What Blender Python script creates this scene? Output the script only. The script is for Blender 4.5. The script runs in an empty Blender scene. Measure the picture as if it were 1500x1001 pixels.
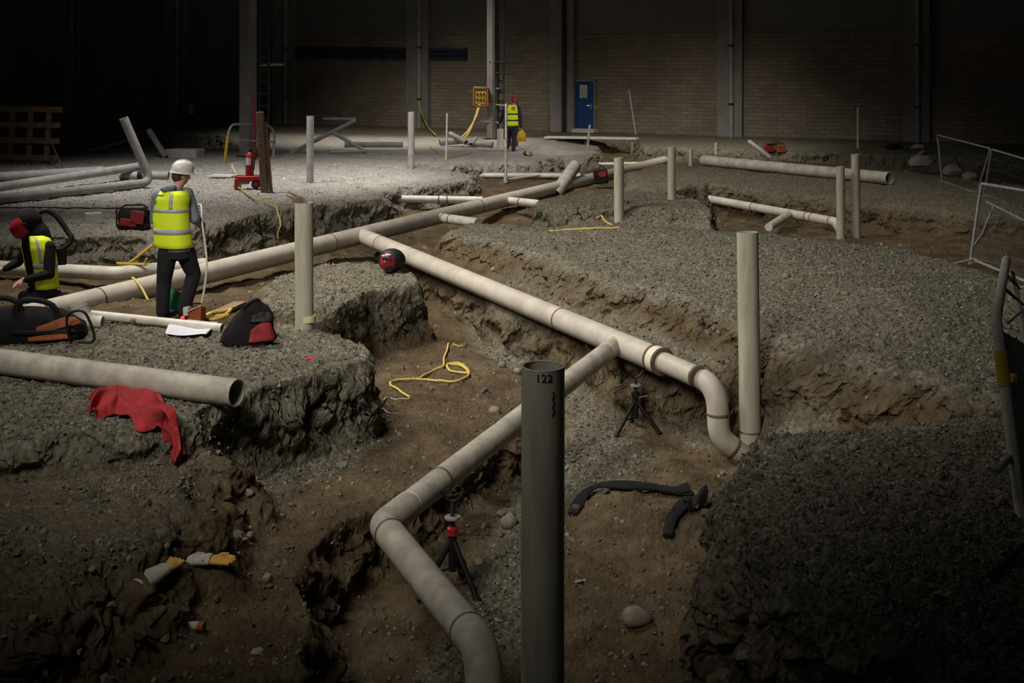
import bpy, bmesh, math, random
import numpy as np
from mathutils import Vector, Matrix, Euler
random.seed(7); rng = np.random.default_rng(7)
sc = bpy.context.scene; COL = sc.collection
F, HC, HZ = 1780.0, 2.85, 90.0          # focal length (px), camera height, horizon row
PI = math.pi
# ------------------------------------------------------------------ camera
cd = bpy.data.cameras.new('camera'); cam = bpy.data.objects.new('camera', cd); COL.objects.link(cam)
cam.location = (0, 0, HC); cam.rotation_euler = (PI/2, 0, 0)
cd.sensor_width = 36; cd.lens = 36*F/1500; cd.shift_y = -(500.5-HZ)/1500; cd.clip_end = 300; cd.clip_start = 0.05
sc.camera = cam
sc.view_settings.view_transform = 'Standard'; sc.view_settings.look = 'None'
sc.view_settings.gamma = 1; sc.view_settings.use_curve_mapping = False
sc.view_settings.exposure = 0.0

def U(px, py, z=0.0):                    # photograph point -> place at height z
    Y = F*(HC-z)/(py-HZ); return Vector(((px-750)*Y/F, Y, z))
def at(px, py, Y):                       # photograph point -> place at distance Y
    return Vector(((px-750)*Y/F, Y, HC-(py-HZ)*Y/F))

# ------------------------------------------------------------------ numpy noise
_perm = rng.permutation(256); _perm = np.concatenate([_perm, _perm, _perm])
_grad = rng.normal(size=(256, 3)); _grad /= np.linalg.norm(_grad, axis=1)[:, None]
def pnoise(x, y, z=0.0):
    x, y, z = np.broadcast_arrays(np.asarray(x, float), np.asarray(y, float), np.asarray(z, float))
    xi, yi, zi = np.floor(x).astype(int), np.floor(y).astype(int), np.floor(z).astype(int)
    xf, yf, zf = x-xi, y-yi, z-zi
    xi &= 255; yi &= 255; zi &= 255
    fade = lambda t: t*t*t*(t*(t*6-15)+10)
    u, v, w = fade(xf), fade(yf), fade(zf)
    def g(dx, dy, dz):
        h = _perm[_perm[_perm[xi+dx]+yi+dy]+zi+dz]
        gr = _grad[h]
        return gr[..., 0]*(xf-dx)+gr[..., 1]*(yf-dy)+gr[..., 2]*(zf-dz)
    l = lambda a, b, t: a+t*(b-a)
    return 1.5*l(l(l(g(0,0,0), g(1,0,0), u), l(g(0,1,0), g(1,1,0), u), v), l(l(g(0,0,1), g(1,0,1), u), l(g(0,1,1), g(1,1,1), u), v), w)
def fbm(x, y, z=0.0, o=3):
    s = 0; a = 1; t = 0
    for k in range(o):
        s = s+a*pnoise(x*2**k+k*17.3, y*2**k+k*9.1, z*2**k if np.ndim(z) or z else k*3.7); t += a; a *= .5
    return s/t
def sstep(t):
    t = np.clip(t, 0, 1); return t*t*(3-2*t)
def poly_sd(x, y, poly):                 # signed distance, inside positive
    d2 = np.full(x.shape, 1e9); ins = np.zeros(x.shape, bool); n = len(poly)
    for i in range(n):
        ax, ay = poly[i][0], poly[i][1]; bx, by = poly[(i+1) % n][0], poly[(i+1) % n][1]
        ex, ey = bx-ax, by-ay; wx, wy = x-ax, y-ay
        t = np.clip((wx*ex+wy*ey)/(ex*ex+ey*ey+1e-12), 0, 1)
        d2 = np.minimum(d2, (wx-ex*t)**2+(wy-ey*t)**2)
        c = ((ay > y) != (by > y)) & (x < (bx-ax)*(y-ay)/((by-ay) if abs(by-ay) > 1e-9 else 1e-9)+ax)
        ins ^= c
    d = np.sqrt(d2); return np.where(ins, d, -d)

# ------------------------------------------------------------------ the ground
FLOOR = [  # (px, py, z) trench floors
 (600,950,-1.3),(660,890,-1.15),(720,820,-1.2),(790,900,-1.3),(480,850,-1.3),(480,950,-1.3),(540,900,-1.3),
 (870,600,-1.22),(940,640,-1.26),(905,650,-1.26),(975,650,-1.26),(990,600,-1.2),(830,660,-1.22),(760,720,-1.22),(1000,700,-1.15),(950,720,-1.1),(900,850,-1.2),(1000,900,-1.2),(880,960,-1.3),
 (720,510,-1.12),(790,545,-1.15),(670,480,-1.05),
 (1010,640,-1.3),(1060,700,-1.3),(1150,600,-.85),(1230,620,-.75),(1330,640,-.6),(1440,625,-.5),
 (690,470,-1.1),(760,520,-1.15),(650,430,-1.0),
 (600,350,-.85),(560,330,-.6),(640,300,-.5),(420,390,-.6),(320,420,-.55),(150,425,-.55),(60,420,-.5),(350,450,-.3),(250,460,-.12),(160,470,-.3),(0,440,-.45),
 (760,275,-.45),(880,270,-.4),(960,250,-.3),(1060,320,-.75),(1150,325,-.8),(1230,345,-.55),(1350,345,-.6),(1420,350,-.4),
 (760,250,-.5),(900,235,-.45),(1100,235,-.5),(1300,240,-.5),
]
FL = np.array([[*U(a, b, c)[:2], c] for a, b, c in FLOOR])
def P(z, *pts): return [U(a, b, z)[:2] for a, b in pts]
# name, polygon, top height, wall width, noise, soil (1 brown, 0 grey stone)
PLATS = [
 ('far', [(-70,75),(-70,34.5),*P(0,(500,240),(600,243),(660,242),(700,238),(790,236),(815,228),(865,228),(872,214),(800,205),(935,204),(945,216),(1000,216),(1150,222),(1340,226),(1500,228),(1900,232)),(70,30),(70,75)], 0.0, .35, 1.0, 0),
 ('left_pit', P(0,(90,215),(290,214),(330,222),(325,206),(300,197),(95,199)), -.45, .5, .8, .5),
 ('white_platform', [*P(0,(-500,345),(100,347),(225,345),(300,330),(420,305),(552,290)),*P(0,(562,276),(640,271),(688,264),(690,257),(655,250),(600,238)),(-9,40),(-70,40),(-70,20)], 0.0, .28, 1.0, 0),
 ('behind_bench', P(0,(925,252),(1000,240),(1040,233),(1150,236),(1320,250),(1450,268),(1600,280),(1600,320),(1420,312),(1330,300),(1240,291),(1100,275),(1040,268),(1000,275),(930,275)), 0.0, .5, 1.0, .25),
 ('low_bench', P(.2,(772,300),(840,287),(930,284),(1000,288),(1025,296),(1036,312),(1028,318),(960,309),(900,307),(790,309)), .22, .28, .7, .15),
 ('pipe_ledge', [*P(-.5,(560,362),(640,400),(740,445),(885,500),(985,530),(1050,540),(1110,543),(1180,556),(1260,545),(1200,480),(900,380),(700,335))], -.52, .16, .6, 1),
 ('big_bench', P(0,(668,337),(690,322),(780,330),(900,322),(1030,334),(1130,340),(1240,352),(1330,362),(1420,390),(1560,430),(1600,570),(1470,572),(1385,543),(1280,514),(1140,476),(1000,424),(893,400),(808,367),(735,350)), 0.0, .55, 1.0, 0),
 ('mid_mound', P(0,(385,445),(400,410),(470,385),(545,383),(600,400),(645,440),(657,470),(600,462),(500,452)), -.02, .28, 1.0, .1),
 ('soil_ledge', P(-.78,(560,520),(640,500),(700,520),(775,560),(770,610),(700,650),(560,735),(470,790),(415,850),(440,905),(440,990),(300,1040),(-100,1040),(-100,900),(150,800),(300,740)), -.76, .22, .9, 1),
 ('near_block_skirt', P(-.35,(-300,800),(-300,600),(200,600),(275,640),(285,700),(230,760),(120,850),(0,920)), -.25, .7, 1.0, .5),
 ('near_block', P(0,(-500,640),(-500,470),(0,470),(150,467),(320,478),(420,474),(460,480),(530,507),(541,518),(530,528),(370,572),(290,602),(255,618),(140,632),(0,645)), 0.0, .14, .35, 0),
 ('near_bank', P(0,(1062,750),(1062,705),(1084,664),(1116,632),(1200,626),(1330,618),(1430,606),(1600,612),(1900,640),(1900,1100),(1500,1000),(1280,900),(1180,840),(1090,790)), 0.0, .3, .8, 0),
]
GRAVELS = [P(-.85,(480,640),(540,600),(570,640),(450,730),(330,770),(250,790),(250,740)), P(-1.15,(660,470),(720,490),(860,570),(940,640),(960,660),(870,720),(800,760),(780,900),(700,960),(640,960),(690,860),(740,740),(830,600),(720,530)),
           P(-.5,(690,375),(740,385),(900,455),(1060,530),(1030,550),(880,480),(740,415)), P(-.8,(1130,560),(1250,600),(1300,640),(1120,640))]
GREYWALL = {'near_block': .1, 'white_platform': .35, 'far': .3, 'near_bank': .45, 'low_bench': .35}
def height(x, y, want_soil=False):
    x = np.asarray(x, float); y = np.asarray(y, float)
    num = np.zeros(x.shape); den = np.zeros(x.shape)
    for fx, fy, fz in FL:
        w = 1/((x-fx)**2+(y-fy)**2+.15)**2; num += w*fz; den += w
    fl = num/den
    z = fl + .10*fbm(x*.9, y*.9) + .05*fbm(x*3.1+40, y*3.1)
    soil = np.ones(x.shape); wallness = np.zeros(x.shape)
    e = .28*fbm(x*.8+11, y*.8+5) + .11*pnoise(x*2.3, y*2.3+31)
    top_n = .035*fbm(x*1.1+70, y*1.1) + .03*fbm(x*4+3, y*4+9)
    for name, poly, top, w, na, so in PLATS:
        arr = np.array([[p[0], p[1]] for p in poly]); lo = arr.min(0)-2; hi = arr.max(0)+2
        m = (x > lo[0]) & (x < hi[0]) & (y > lo[1]) & (y < hi[1])
        if not m.any(): continue
        xs, ys = x[m], y[m]
        sd = poly_sd(xs, ys, poly)+e[m]*na*.6
        t = sstep(1+sd/w)
        zt = top+top_n[m]
        if name == 'big_bench': zt = zt+.20*sstep(sd/2.2)+.05*fbm(xs*.7, ys*.7)-.05
        if name == 'near_bank': zt = zt-.03+.13*sstep(sd/.9)
        z0 = z[m]; z[m] = z0+(zt-z0)*t
        if want_soil:
            s0 = soil[m]; k = sstep((t-.55)/.4)
            soil[m] = s0+(so-s0)*k
            s1 = soil[m]; wl = np.clip(4*t*(1-t), 0, 1)*np.clip(np.abs(zt-z0)/.3, 0, 1)
            wallness[m] = np.maximum(wallness[m]*(1-t), wl)
            deep = np.clip((t > .02)*(1-sstep((t-.5)/.3)), 0, 1)
            if so < .6: soil[m] = np.where(t > .02, np.maximum(s1, 0), s1)
            if name in GREYWALL: soil[m] = np.where((t > .06), GREYWALL[name]*(1-k)+so*k, soil[m])
    if want_soil:
        for g in GRAVELS:
            sd = poly_sd(x, y, g); soil = np.minimum(soil, 1-sstep((sd+e*1.2)/.35+.5)*.95*(1-.8*np.clip(wallness, 0, 1)))
    if want_soil: return z, soil, wallness
    return z
def gz(x, y): return float(height(np.array([x]), np.array([y]))[0])
def G(px, py, dz=0.0):                   # photograph point -> place on the ground surface
    Y = 4.5*np.exp(np.linspace(0, math.log(70/4.5), 1500)); X = (px-750)*Y/F; zz = HC-(py-HZ)*Y/F
    h = height(X, Y); k = np.argmax(h >= zz)
    if h[k] < zz[k]: k = len(Y)-1
    return Vector((X[k], Y[k], h[k]+dz))
# ------------------------------------------------------------------ object helpers
def tag(o, label=None, cat=None, group=None, kind=None):
    if label: o['label'] = label
    if cat: o['category'] = cat
    if group: o['group'] = group
    if kind: o['kind'] = kind
    return o
def empty(name, loc, label, cat, group=None, rot=(0, 0, 0)):
    o = bpy.data.objects.new(name, None); COL.objects.link(o); o.location = loc; o.rotation_euler = rot; o.empty_display_size = .1
    return tag(o, label, cat, group)
class MB:
    def __init__(s): s.v = []; s.f = []; s.m = []
    def add(s, vs, fs, mi=0):
        b = len(s.v); s.v += [tuple(v) for v in vs]; s.f += [tuple(b+i for i in f) for f in fs]; s.m += [mi]*len(fs); return s
    def box(s, c, d, rot=None, mi=0, taper=1.0):
        R = rot if rot is not None else Matrix.Identity(3); c = Vector(c); h = Vector(d)/2
        vs = []
        for k in (-1, 1):
            q = taper if k > 0 else 1
            for i, j in ((-1, -1), (1, -1), (1, 1), (-1, 1)):
                vs.append(c+R @ Vector((i*h.x*q, j*h.y*q, k*h.z)))
        return s.add(vs, [(3,2,1,0),(4,5,6,7),(0,1,5,4),(1,2,6,5),(2,3,7,6),(3,0,4,7)], mi)
    def tube(s, pts, r, n=16, cap=True, mi=0, inner=None, flat=None):
        pts = [Vector(p) for p in pts]; N = len(pts)
        rs = r if isinstance(r, (list, tuple)) else [r]*N
        T = [(pts[min(i+1, N-1)]-pts[max(i-1, 0)]).normalized() for i in range(N)]
        ref = Vector((0, 0, 1)) if abs(T[0].z) < .9 else Vector((0, 1, 0))
        nrm = (ref-T[0]*ref.dot(T[0])).normalized(); rings = []
        for i in range(N):
            nrm = (nrm-T[i]*nrm.dot(T[i])).normalized(); b = T[i].cross(nrm)
            fx, fy = flat if flat else (1, 1)
            rings.append([pts[i]+(nrm*math.cos(a)*fy+b*math.sin(a)*fx)*rs[i] for a in (2*PI*k/n for k in range(n))])
        def emit(rg, flip):
            vs = [v for q in rg for v in q]; fs = []
            for i in range(len(rg)-1):
                for k in range(n):
                    q = (i*n+k, i*n+(k+1) % n, (i+1)*n+(k+1) % n, (i+1)*n+k); fs.append(q[::-1] if flip else q)
            return vs, fs
        if inner is None:
            vs, fs = emit(rings, False)
            if cap: fs += [tuple(range(n))[::-1], tuple((N-1)*n+k for k in range(n))]
            s.add(vs, fs, mi)
        else:                                    # open hollow pipe with wall thickness
            inn = [[pts[i]+(v-pts[i])*(inner) for v in rings[i]] for i in range(N)]
            loop = rings+inn[::-1]+[rings[0]]
            vs, fs = emit(loop, False); s.add(vs, fs, mi)
        return s
    def lathe(s, c, prof, n=20, axis=(0, 0, 1), mi=0, sx=1, sy=1, rot=None):
        A = Vector(axis).normalized(); R = Vector((0, 0, 1)).rotation_difference(A).to_matrix()
        if rot is not None: R = rot
        c = Vector(c); vs = []; fs = []
        for r, h in prof:
            for k in range(n):
                a = 2*PI*k/n; vs.append(c+R @ Vector((r*math.cos(a)*sx, r*math.sin(a)*sy, h)))
        for i in range(len(prof)-1):
            for k in range(n): fs.append((i*n+k, i*n+(k+1) % n, (i+1)*n+(k+1) % n, (i+1)*n+k))
        if prof[0][0] > 1e-5: fs.append(tuple(range(n))[::-1])
        if prof[-1][0] > 1e-5: fs.append(tuple((len(prof)-1)*n+k for k in range(n)))
        return s.add(vs, fs, mi)
    def ball(s, c, r, n=14, m=9, rot=None, mi=0):
        r = Vector(r) if not isinstance(r, (int, float)) else Vector((r, r, r)); R = rot if rot is not None else Matrix.Identity(3); c = Vector(c)
        vs = [c+R @ Vector((0, 0, -r.z))]; fs = []
        for i in range(1, m):
            th = PI*i/m
            for k in range(n):
                a = 2*PI*k/n; vs.append(c+R @ Vector((r.x*math.sin(th)*math.cos(a), r.y*math.sin(th)*math.sin(a), -r.z*math.cos(th))))
        vs.append(c+R @ Vector((0, 0, r.z)))
        for k in range(n): fs.append((0, 1+(k+1) % n, 1+k))
        for i in range(m-2):
            for k in range(n): fs.append((1+i*n+k, 1+i*n+(k+1) % n, 1+(i+1)*n+(k+1) % n, 1+(i+1)*n+k))
        L = len(vs)-1
        for k in range(n): fs.append((1+(m-2)*n+k, 1+(m-2)*n+(k+1) % n, L))
        return s.add(vs, fs, mi)
    def rings(s, rg, cap=True, mi=0):            # loft through closed rings of equal length
        n = len(rg[0]); vs = [v for q in rg for v in q]; fs = []
        for i in range(len(rg)-1):
            for k in range(n): fs.append((i*n+k, i*n+(k+1) % n, (i+1)*n+(k+1) % n, (i+1)*n+k))
        if cap: fs += [tuple(range(n))[::-1], tuple((len(rg)-1)*n+k for k in range(n))]
        return s.add(vs, fs, mi)
    def build(s, name, mats, parent=None, smooth=True, label=None, loc=None, angle=40, bevel=0, subd=0):
        me = bpy.data.meshes.new(name)
        mats = mats if isinstance(mats, (list, tuple)) else [mats]
        org = Vector(loc) if loc is not None else (parent_origin(parent) if parent is not None else Vector())
        me.from_pydata([tuple(Vector(v)-org) for v in s.v], [], s.f)
        for m in mats: me.materials.append(m)
        if len(mats) > 1: me.polygons.foreach_set('material_index', s.m)
        bm = bmesh.new(); bm.from_mesh(me); bmesh.ops.remove_doubles(bm, verts=bm.verts, dist=1e-5); bmesh.ops.recalc_face_normals(bm, faces=bm.faces); bm.to_mesh(me); bm.free()
        if smooth:
            me.polygons.foreach_set('use_smooth', [True]*len(me.polygons))
            try: me.set_sharp_from_angle(angle=math.radians(angle))
            except Exception: pass
        o = bpy.data.objects.new(name, me); COL.objects.link(o)
        if parent is not None: o.parent = parent; o.location = (0, 0, 0)
        else: o.location = org
        if bevel: b = o.modifiers.new('bevel', 'BEVEL'); b.width = bevel; b.segments = 2
        if subd: b = o.modifiers.new('subd', 'SUBSURF'); b.levels = subd; b.render_levels = subd
        if label: o['label'] = label
        return o
ORG = {}
def parent_origin(p):                            # world origin of a (possibly nested) parent; parts are built in world coordinates
    v = Vector()
    while p is not None: v = v+p.location; p = p.parent
    return v
def fillet(pts, rad, seg=8):
    pts = [Vector(p) for p in pts]; out = [pts[0]]
    for i in range(1, len(pts)-1):
        a, b, c = pts[i-1], pts[i], pts[i+1]; u = (a-b).normalized(); v = (c-b).normalized()
        th = u.angle(v); R = rad[i-1] if isinstance(rad, (list, tuple)) else rad
        d = min(R/math.tan(th/2), (a-b).length*.49, (c-b).length*.49)
        p0, p1 = b+u*d, b+v*d
        for k in range(seg+1):
            t = k/seg; out.append((p0*(1-t)+b*t)*(1-t)+(b*(1-t)+p1*t)*t)
    out.append(pts[-1]); return out
def smooth_path(pts, seg=6):                     # Catmull-Rom
    p = [Vector(q) for q in pts]; p = [p[0]*2-p[1]]+p+[p[-1]*2-p[-2]]; out = []
    for i in range(1, len(p)-2):
        for k in range(seg):
            t = k/seg; a, b, c, d = p[i-1:i+3]
            out.append(.5*((2*b)+(c-a)*t+(2*a-5*b+4*c-d)*t*t+(3*b-a-3*c+d)*t**3))
    out.append(p[-2]); return out
# ------------------------------------------------------------------ materials
def mat(name, col, rough=.7, noise=0.0, scale=8.0, metal=0.0, bump=0.0, bscale=40.0, col2=None, spec=.3, streak=None, emit=None):
    m = bpy.data.materials.new(name); m.use_nodes = True; nt = m.node_tree; b = nt.nodes['Principled BSDF']
    b.inputs['Roughness'].default_value = rough; b.inputs['Metallic'].default_value = metal
    b.inputs['Specular IOR Level'].default_value = spec
    c = (*col, 1)
    tc = nt.nodes.new('ShaderNodeTexCoord'); src = tc.outputs['Object']
    if streak:
        mp = nt.nodes.new('ShaderNodeMapping'); mp.inputs['Scale'].default_value = streak; nt.links.new(src, mp.inputs['Vector']); src = mp.outputs['Vector']
    n = nt.nodes.new('ShaderNodeTexNoise'); n.inputs['Scale'].default_value = scale; n.inputs['Detail'].default_value = 6; n.inputs['Roughness'].default_value = .65
    nt.links.new(src, n.inputs['Vector'])
    r = nt.nodes.new('ShaderNodeValToRGB'); r.color_ramp.elements[0].position = .35; r.color_ramp.elements[1].position = .65
    if col2 is None: col2 = tuple(max(0, x*(1-noise)) for x in col)
    r.color_ramp.elements[0].color = (*col2, 1); r.color_ramp.elements[1].color = c
    nt.links.new(n.outputs['Fac'], r.inputs['Fac']); nt.links.new(r.outputs['Color'], b.inputs['Base Color'])
    if bump:
        n2 = nt.nodes.new('ShaderNodeTexNoise'); n2.inputs['Scale'].default_value = bscale; n2.inputs['Detail'].default_value = 4
        nt.links.new(tc.outputs['Object'], n2.inputs['Vector'])
        bp = nt.nodes.new('ShaderNodeBump'); bp.inputs['Strength'].default_value = bump; bp.inputs['Distance'].default_value = .02
        nt.links.new(n2.outputs['Fac'], bp.inputs['Height']); nt.links.new(bp.outputs['Normal'], b.inputs['Normal'])
    if emit: b.inputs['Emission Color'].default_value = (*emit[:3], 1); b.inputs['Emission Strength'].default_value = emit[3]
    return m
M = {}
M['pipe'] = mat('pipe_plastic', (.49,.445,.38), .5, col2=(.37,.33,.275), scale=3.0, bump=.06, bscale=25)
M['pipe_dusty'] = mat('dusty_pipe_plastic', (.48,.44,.37), .6, col2=(.29,.265,.22), scale=5.0, bump=.08, bscale=30)
M['pipe_riser'] = mat('riser_plastic', (.44,.42,.33), .55, col2=(.31,.29,.22), scale=3.5, bump=.08, bscale=30, streak=(3,3,.4))
M['pipe_grey'] = mat('grey_pipe', (.38,.37,.35), .6, col2=(.26,.25,.24), scale=4)
M['pipe_white'] = mat('white_pipe', (.62,.58,.52), .4, col2=(.47,.43,.37), scale=4)
M['weld'] = mat('weld_bead', (.16,.11,.08), .5, .4)
M['coupling'] = mat('bright_coupling', (.75,.68,.55), .28, .1, spec=.5)
M['black'] = mat('black_rubber', (.008,.008,.009), .6, .3)
M['blackcloth'] = mat('black_cloth', (.009,.009,.0095), .95, .5, scale=20, bump=.3, bscale=60)
M['steel'] = mat('galvanised_steel', (.27,.265,.25), .5, .3)
M['darksteel'] = mat('dark_steel', (.035,.035,.036), .6, .4)
M['post'] = mat('worn_barrier_paint', (.62,.58,.50), .7, .35)
M['infill'] = mat('dusty_mesh_sheet', (.36,.34,.30), .8, .3)
M['wire'] = mat('mesh_wire', (.10,.10,.095), .6, .3)
M['column'] = mat('column_paint', (.19,.185,.175), .6, .25, scale=2)
M['pilaster'] = mat('pilaster_paint', (.26,.25,.235), .8, .25, scale=2)
M['red'] = mat('red_paint', (.36,.025,.025), .4, .25)
M['redcloth'] = mat('red_cloth', (.40,.032,.038), .9, .4, scale=6, bump=.3, bscale=90)
M['redbag'] = mat('red_fabric', (.26,.022,.025), .7, .3)
M['orange'] = mat('orange_fabric', (.36,.10,.03), .7, .35)
M['hivis'] = mat('hi_vis_yellow', (.80,.95,.03), .7, .12, scale=5, bump=.15, bscale=25)
M['reflect'] = mat('reflective_tape', (.45,.45,.42), .35, .15)
M['logo'] = mat('green_print', (.05,.35,.18), .7, .2)
M['logo_orange'] = mat('orange_print', (.65,.30,.03), .7, .2)
M['hoodie'] = mat('grey_blue_fleece', (.20,.22,.27), .9, .25, scale=10, bump=.3)
M['trousers'] = mat('dark_trousers', (.020,.020,.023), .9, .3, scale=8, bump=.3)
M['navy'] = mat('dark_navy_cloth', (.03,.035,.05), .9, .3, scale=8, bump=.3)
M['skin'] = mat('skin', (.50,.28,.20), .55, .12, scale=12)
M['hair'] = mat('brown_hair', (.07,.045,.03), .8, .4, scale=60, bump=.4, bscale=120)
M['helmet'] = mat('white_helmet', (.62,.59,.54), .35, .12)
M['helmet_red'] = mat('red_helmet', (.42,.02,.03), .35, .1)
M['mask_red'] = mat('red_welding_mask', (.30,.016,.02), .3, .2)
M['boot'] = mat('dark_boot', (.03,.025,.02), .7, .3)
M['yellow'] = mat('yellow_paint', (.52,.34,.03), .5, .15)
M['cable'] = mat('yellow_cable', (.58,.43,.10), .5, .15)
M['cable_white'] = mat('white_cable', (.6,.58,.53), .5, .15)
M['wood'] = mat('timber', (.34,.23,.13), .8, col2=(.16,.10,.06), scale=5, streak=(6,6,.5), bump=.2)
M['wood_dark'] = mat('dark_timber', (.23,.15,.09), .85, col2=(.10,.065,.04), scale=6, streak=(3,3,3))
M['paper'] = mat('white_paper', (.62,.62,.68), .8, .05)
M['block'] = mat('pale_concrete', (.60,.58,.54), .85, .2)
M['green'] = mat('green_plastic', (.04,.26,.11), .5, .2)
M['blue'] = mat('blue_door_paint', (.016,.065,.22), .5, .12)
M['sign'] = mat('pale_sign', (.62,.62,.58), .5, .08)
M['ink'] = mat('dark_ink', (.02,.02,.02), .6, .1)
M['sack'] = mat('white_sack', (.5,.47,.42), .85, .3, scale=5, bump=.4, bscale=12)
M['glove'] = mat('tan_glove_leather', (.60,.34,.07), .8, .3, scale=12, bump=.3)
M['cuff'] = mat('grey_cuff_canvas', (.50,.46,.40), .9, .25, scale=10, bump=.3)
M['chrome'] = mat('chrome', (.7,.7,.7), .15, .05, metal=1)
M['yellow_tape'] = mat('pale_tape', (.70,.62,.38), .5, .15)
M['redlight'] = mat('red_lens', (.7,.05,.04), .3, emit=(1,.08,.05,1.2))
M['stone'] = mat('field_stone', (.24,.21,.17), .85, col2=(.15,.13,.10), scale=7, bump=.4, bscale=18)

def ground_mat():
    m = bpy.data.materials.new('gravel_and_soil'); m.use_nodes = True; nt = m.node_tree; N = nt.nodes; L = nt.links; b = N['Principled BSDF']
    b.inputs['Roughness'].default_value = .95; b.inputs['Specular IOR Level'].default_value = .15
    at_ = N.new('ShaderNodeAttribute'); at_.attribute_name = 'soil'
    ge = N.new('ShaderNodeNewGeometry'); pos = ge.outputs['Position']
    def noise(s, d=6, r=.65):
        n = N.new('ShaderNodeTexNoise'); n.inputs['Scale'].default_value = s; n.inputs['Detail'].default_value = d; n.inputs['Roughness'].default_value = r; L.new(pos, n.inputs['Vector']); return n
    def ramp(src, stops):
        r = N.new('ShaderNodeValToRGB'); e = r.color_ramp.elements
        while len(e) < len(stops): e.new(.5)
        for k, (p, c) in enumerate(stops): e[k].position = p; e[k].color = (*c, 1)
        L.new(src, r.inputs['Fac']); return r
    vo = N.new('ShaderNodeTexVoronoi'); vo.inputs['Scale'].default_value = 26; L.new(pos, vo.inputs['Vector'])
    sep = N.new('ShaderNodeSeparateColor'); L.new(vo.outputs['Color'], sep.inputs['Color'])
    grav = ramp(sep.outputs[0], [(0,(.065,.058,.042)),(.6,(.145,.133,.098)),(1,(.27,.25,.19))])
    dust = ramp(noise(1.3).outputs['Fac'], [(.35,(.105,.092,.066)),(.65,(.175,.158,.118))])
    mx0 = N.new('ShaderNodeMix'); mx0.data_type = 'RGBA'; mx0.inputs[0].default_value = .45
    L.new(grav.outputs['Color'], mx0.inputs[6]); L.new(dust.outputs['Color'], mx0.inputs[7])
    soil = ramp(noise(2.2, 8, .7).outputs['Fac'], [(.3,(.048,.033,.018)),(.5,(.095,.067,.037)),(.7,(.165,.122,.072))])
    nb = noise(5, 6); md = N.new('ShaderNodeMath'); md.operation = 'MULTIPLY_ADD'; md.inputs[1].default_value = .9; md.inputs[2].default_value = -.45; L.new(nb.outputs['Fac'], md.inputs[0])
    ad = N.new('ShaderNodeMath'); ad.operation = 'ADD'; ad.use_clamp = True; L.new(at_.outputs['Fac'], ad.inputs[0]); L.new(md.outputs[0], ad.inputs[1])
    mx = N.new('ShaderNodeMix'); mx.data_type = 'RGBA'; L.new(ad.outputs[0], mx.inputs[0]); L.new(mx0.outputs[2], mx.inputs[6]); L.new(soil.outputs['Color'], mx.inputs[7])
    # pale dusty ground of the far platform
    at2 = N.new('ShaderNodeAttribute'); at2.attribute_name = 'pale'
    pale = ramp(noise(3).outputs['Fac'], [(.35,(.28,.262,.235)),(.65,(.44,.415,.38))])
    mx2 = N.new('ShaderNodeMix'); mx2.data_type = 'RGBA'; L.new(at2.outputs['Fac'], mx2.inputs[0]); L.new(mx.outputs[2], mx2.inputs[6]); L.new(pale.outputs['Color'], mx2.inputs[7])
    L.new(mx2.outputs[2], b.inputs['Base Color'])
    n3 = noise(22, 6, .7); b1 = N.new('ShaderNodeBump'); b1.inputs['Strength'].default_value = .7; b1.inputs['Distance'].default_value = .04; L.new(n3.outputs['Fac'], b1.inputs['Height'])
    b2 = N.new('ShaderNodeBump'); b2.inputs['Strength'].default_value = .5; b2.inputs['Distance'].default_value = .02; b2.invert = True; L.new(vo.outputs['Distance'], b2.inputs['Height']); L.new(b1.outputs['Normal'], b2.inputs['Normal'])
    L.new(b2.outputs['Normal'], b.inputs['Normal']); return m
def stone_mat():
    m = bpy.data.materials.new('crushed_stone'); m.use_nodes = True; nt = m.node_tree; N = nt.nodes; L = nt.links; b = N['Principled BSDF']
    b.inputs['Roughness'].default_value = .9; b.inputs['Specular IOR Level'].default_value = .2
    a = N.new('ShaderNodeAttribute'); a.attribute_name = 'tint'; L.new(a.outputs['Color'], b.inputs['Base Color']); return m
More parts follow.
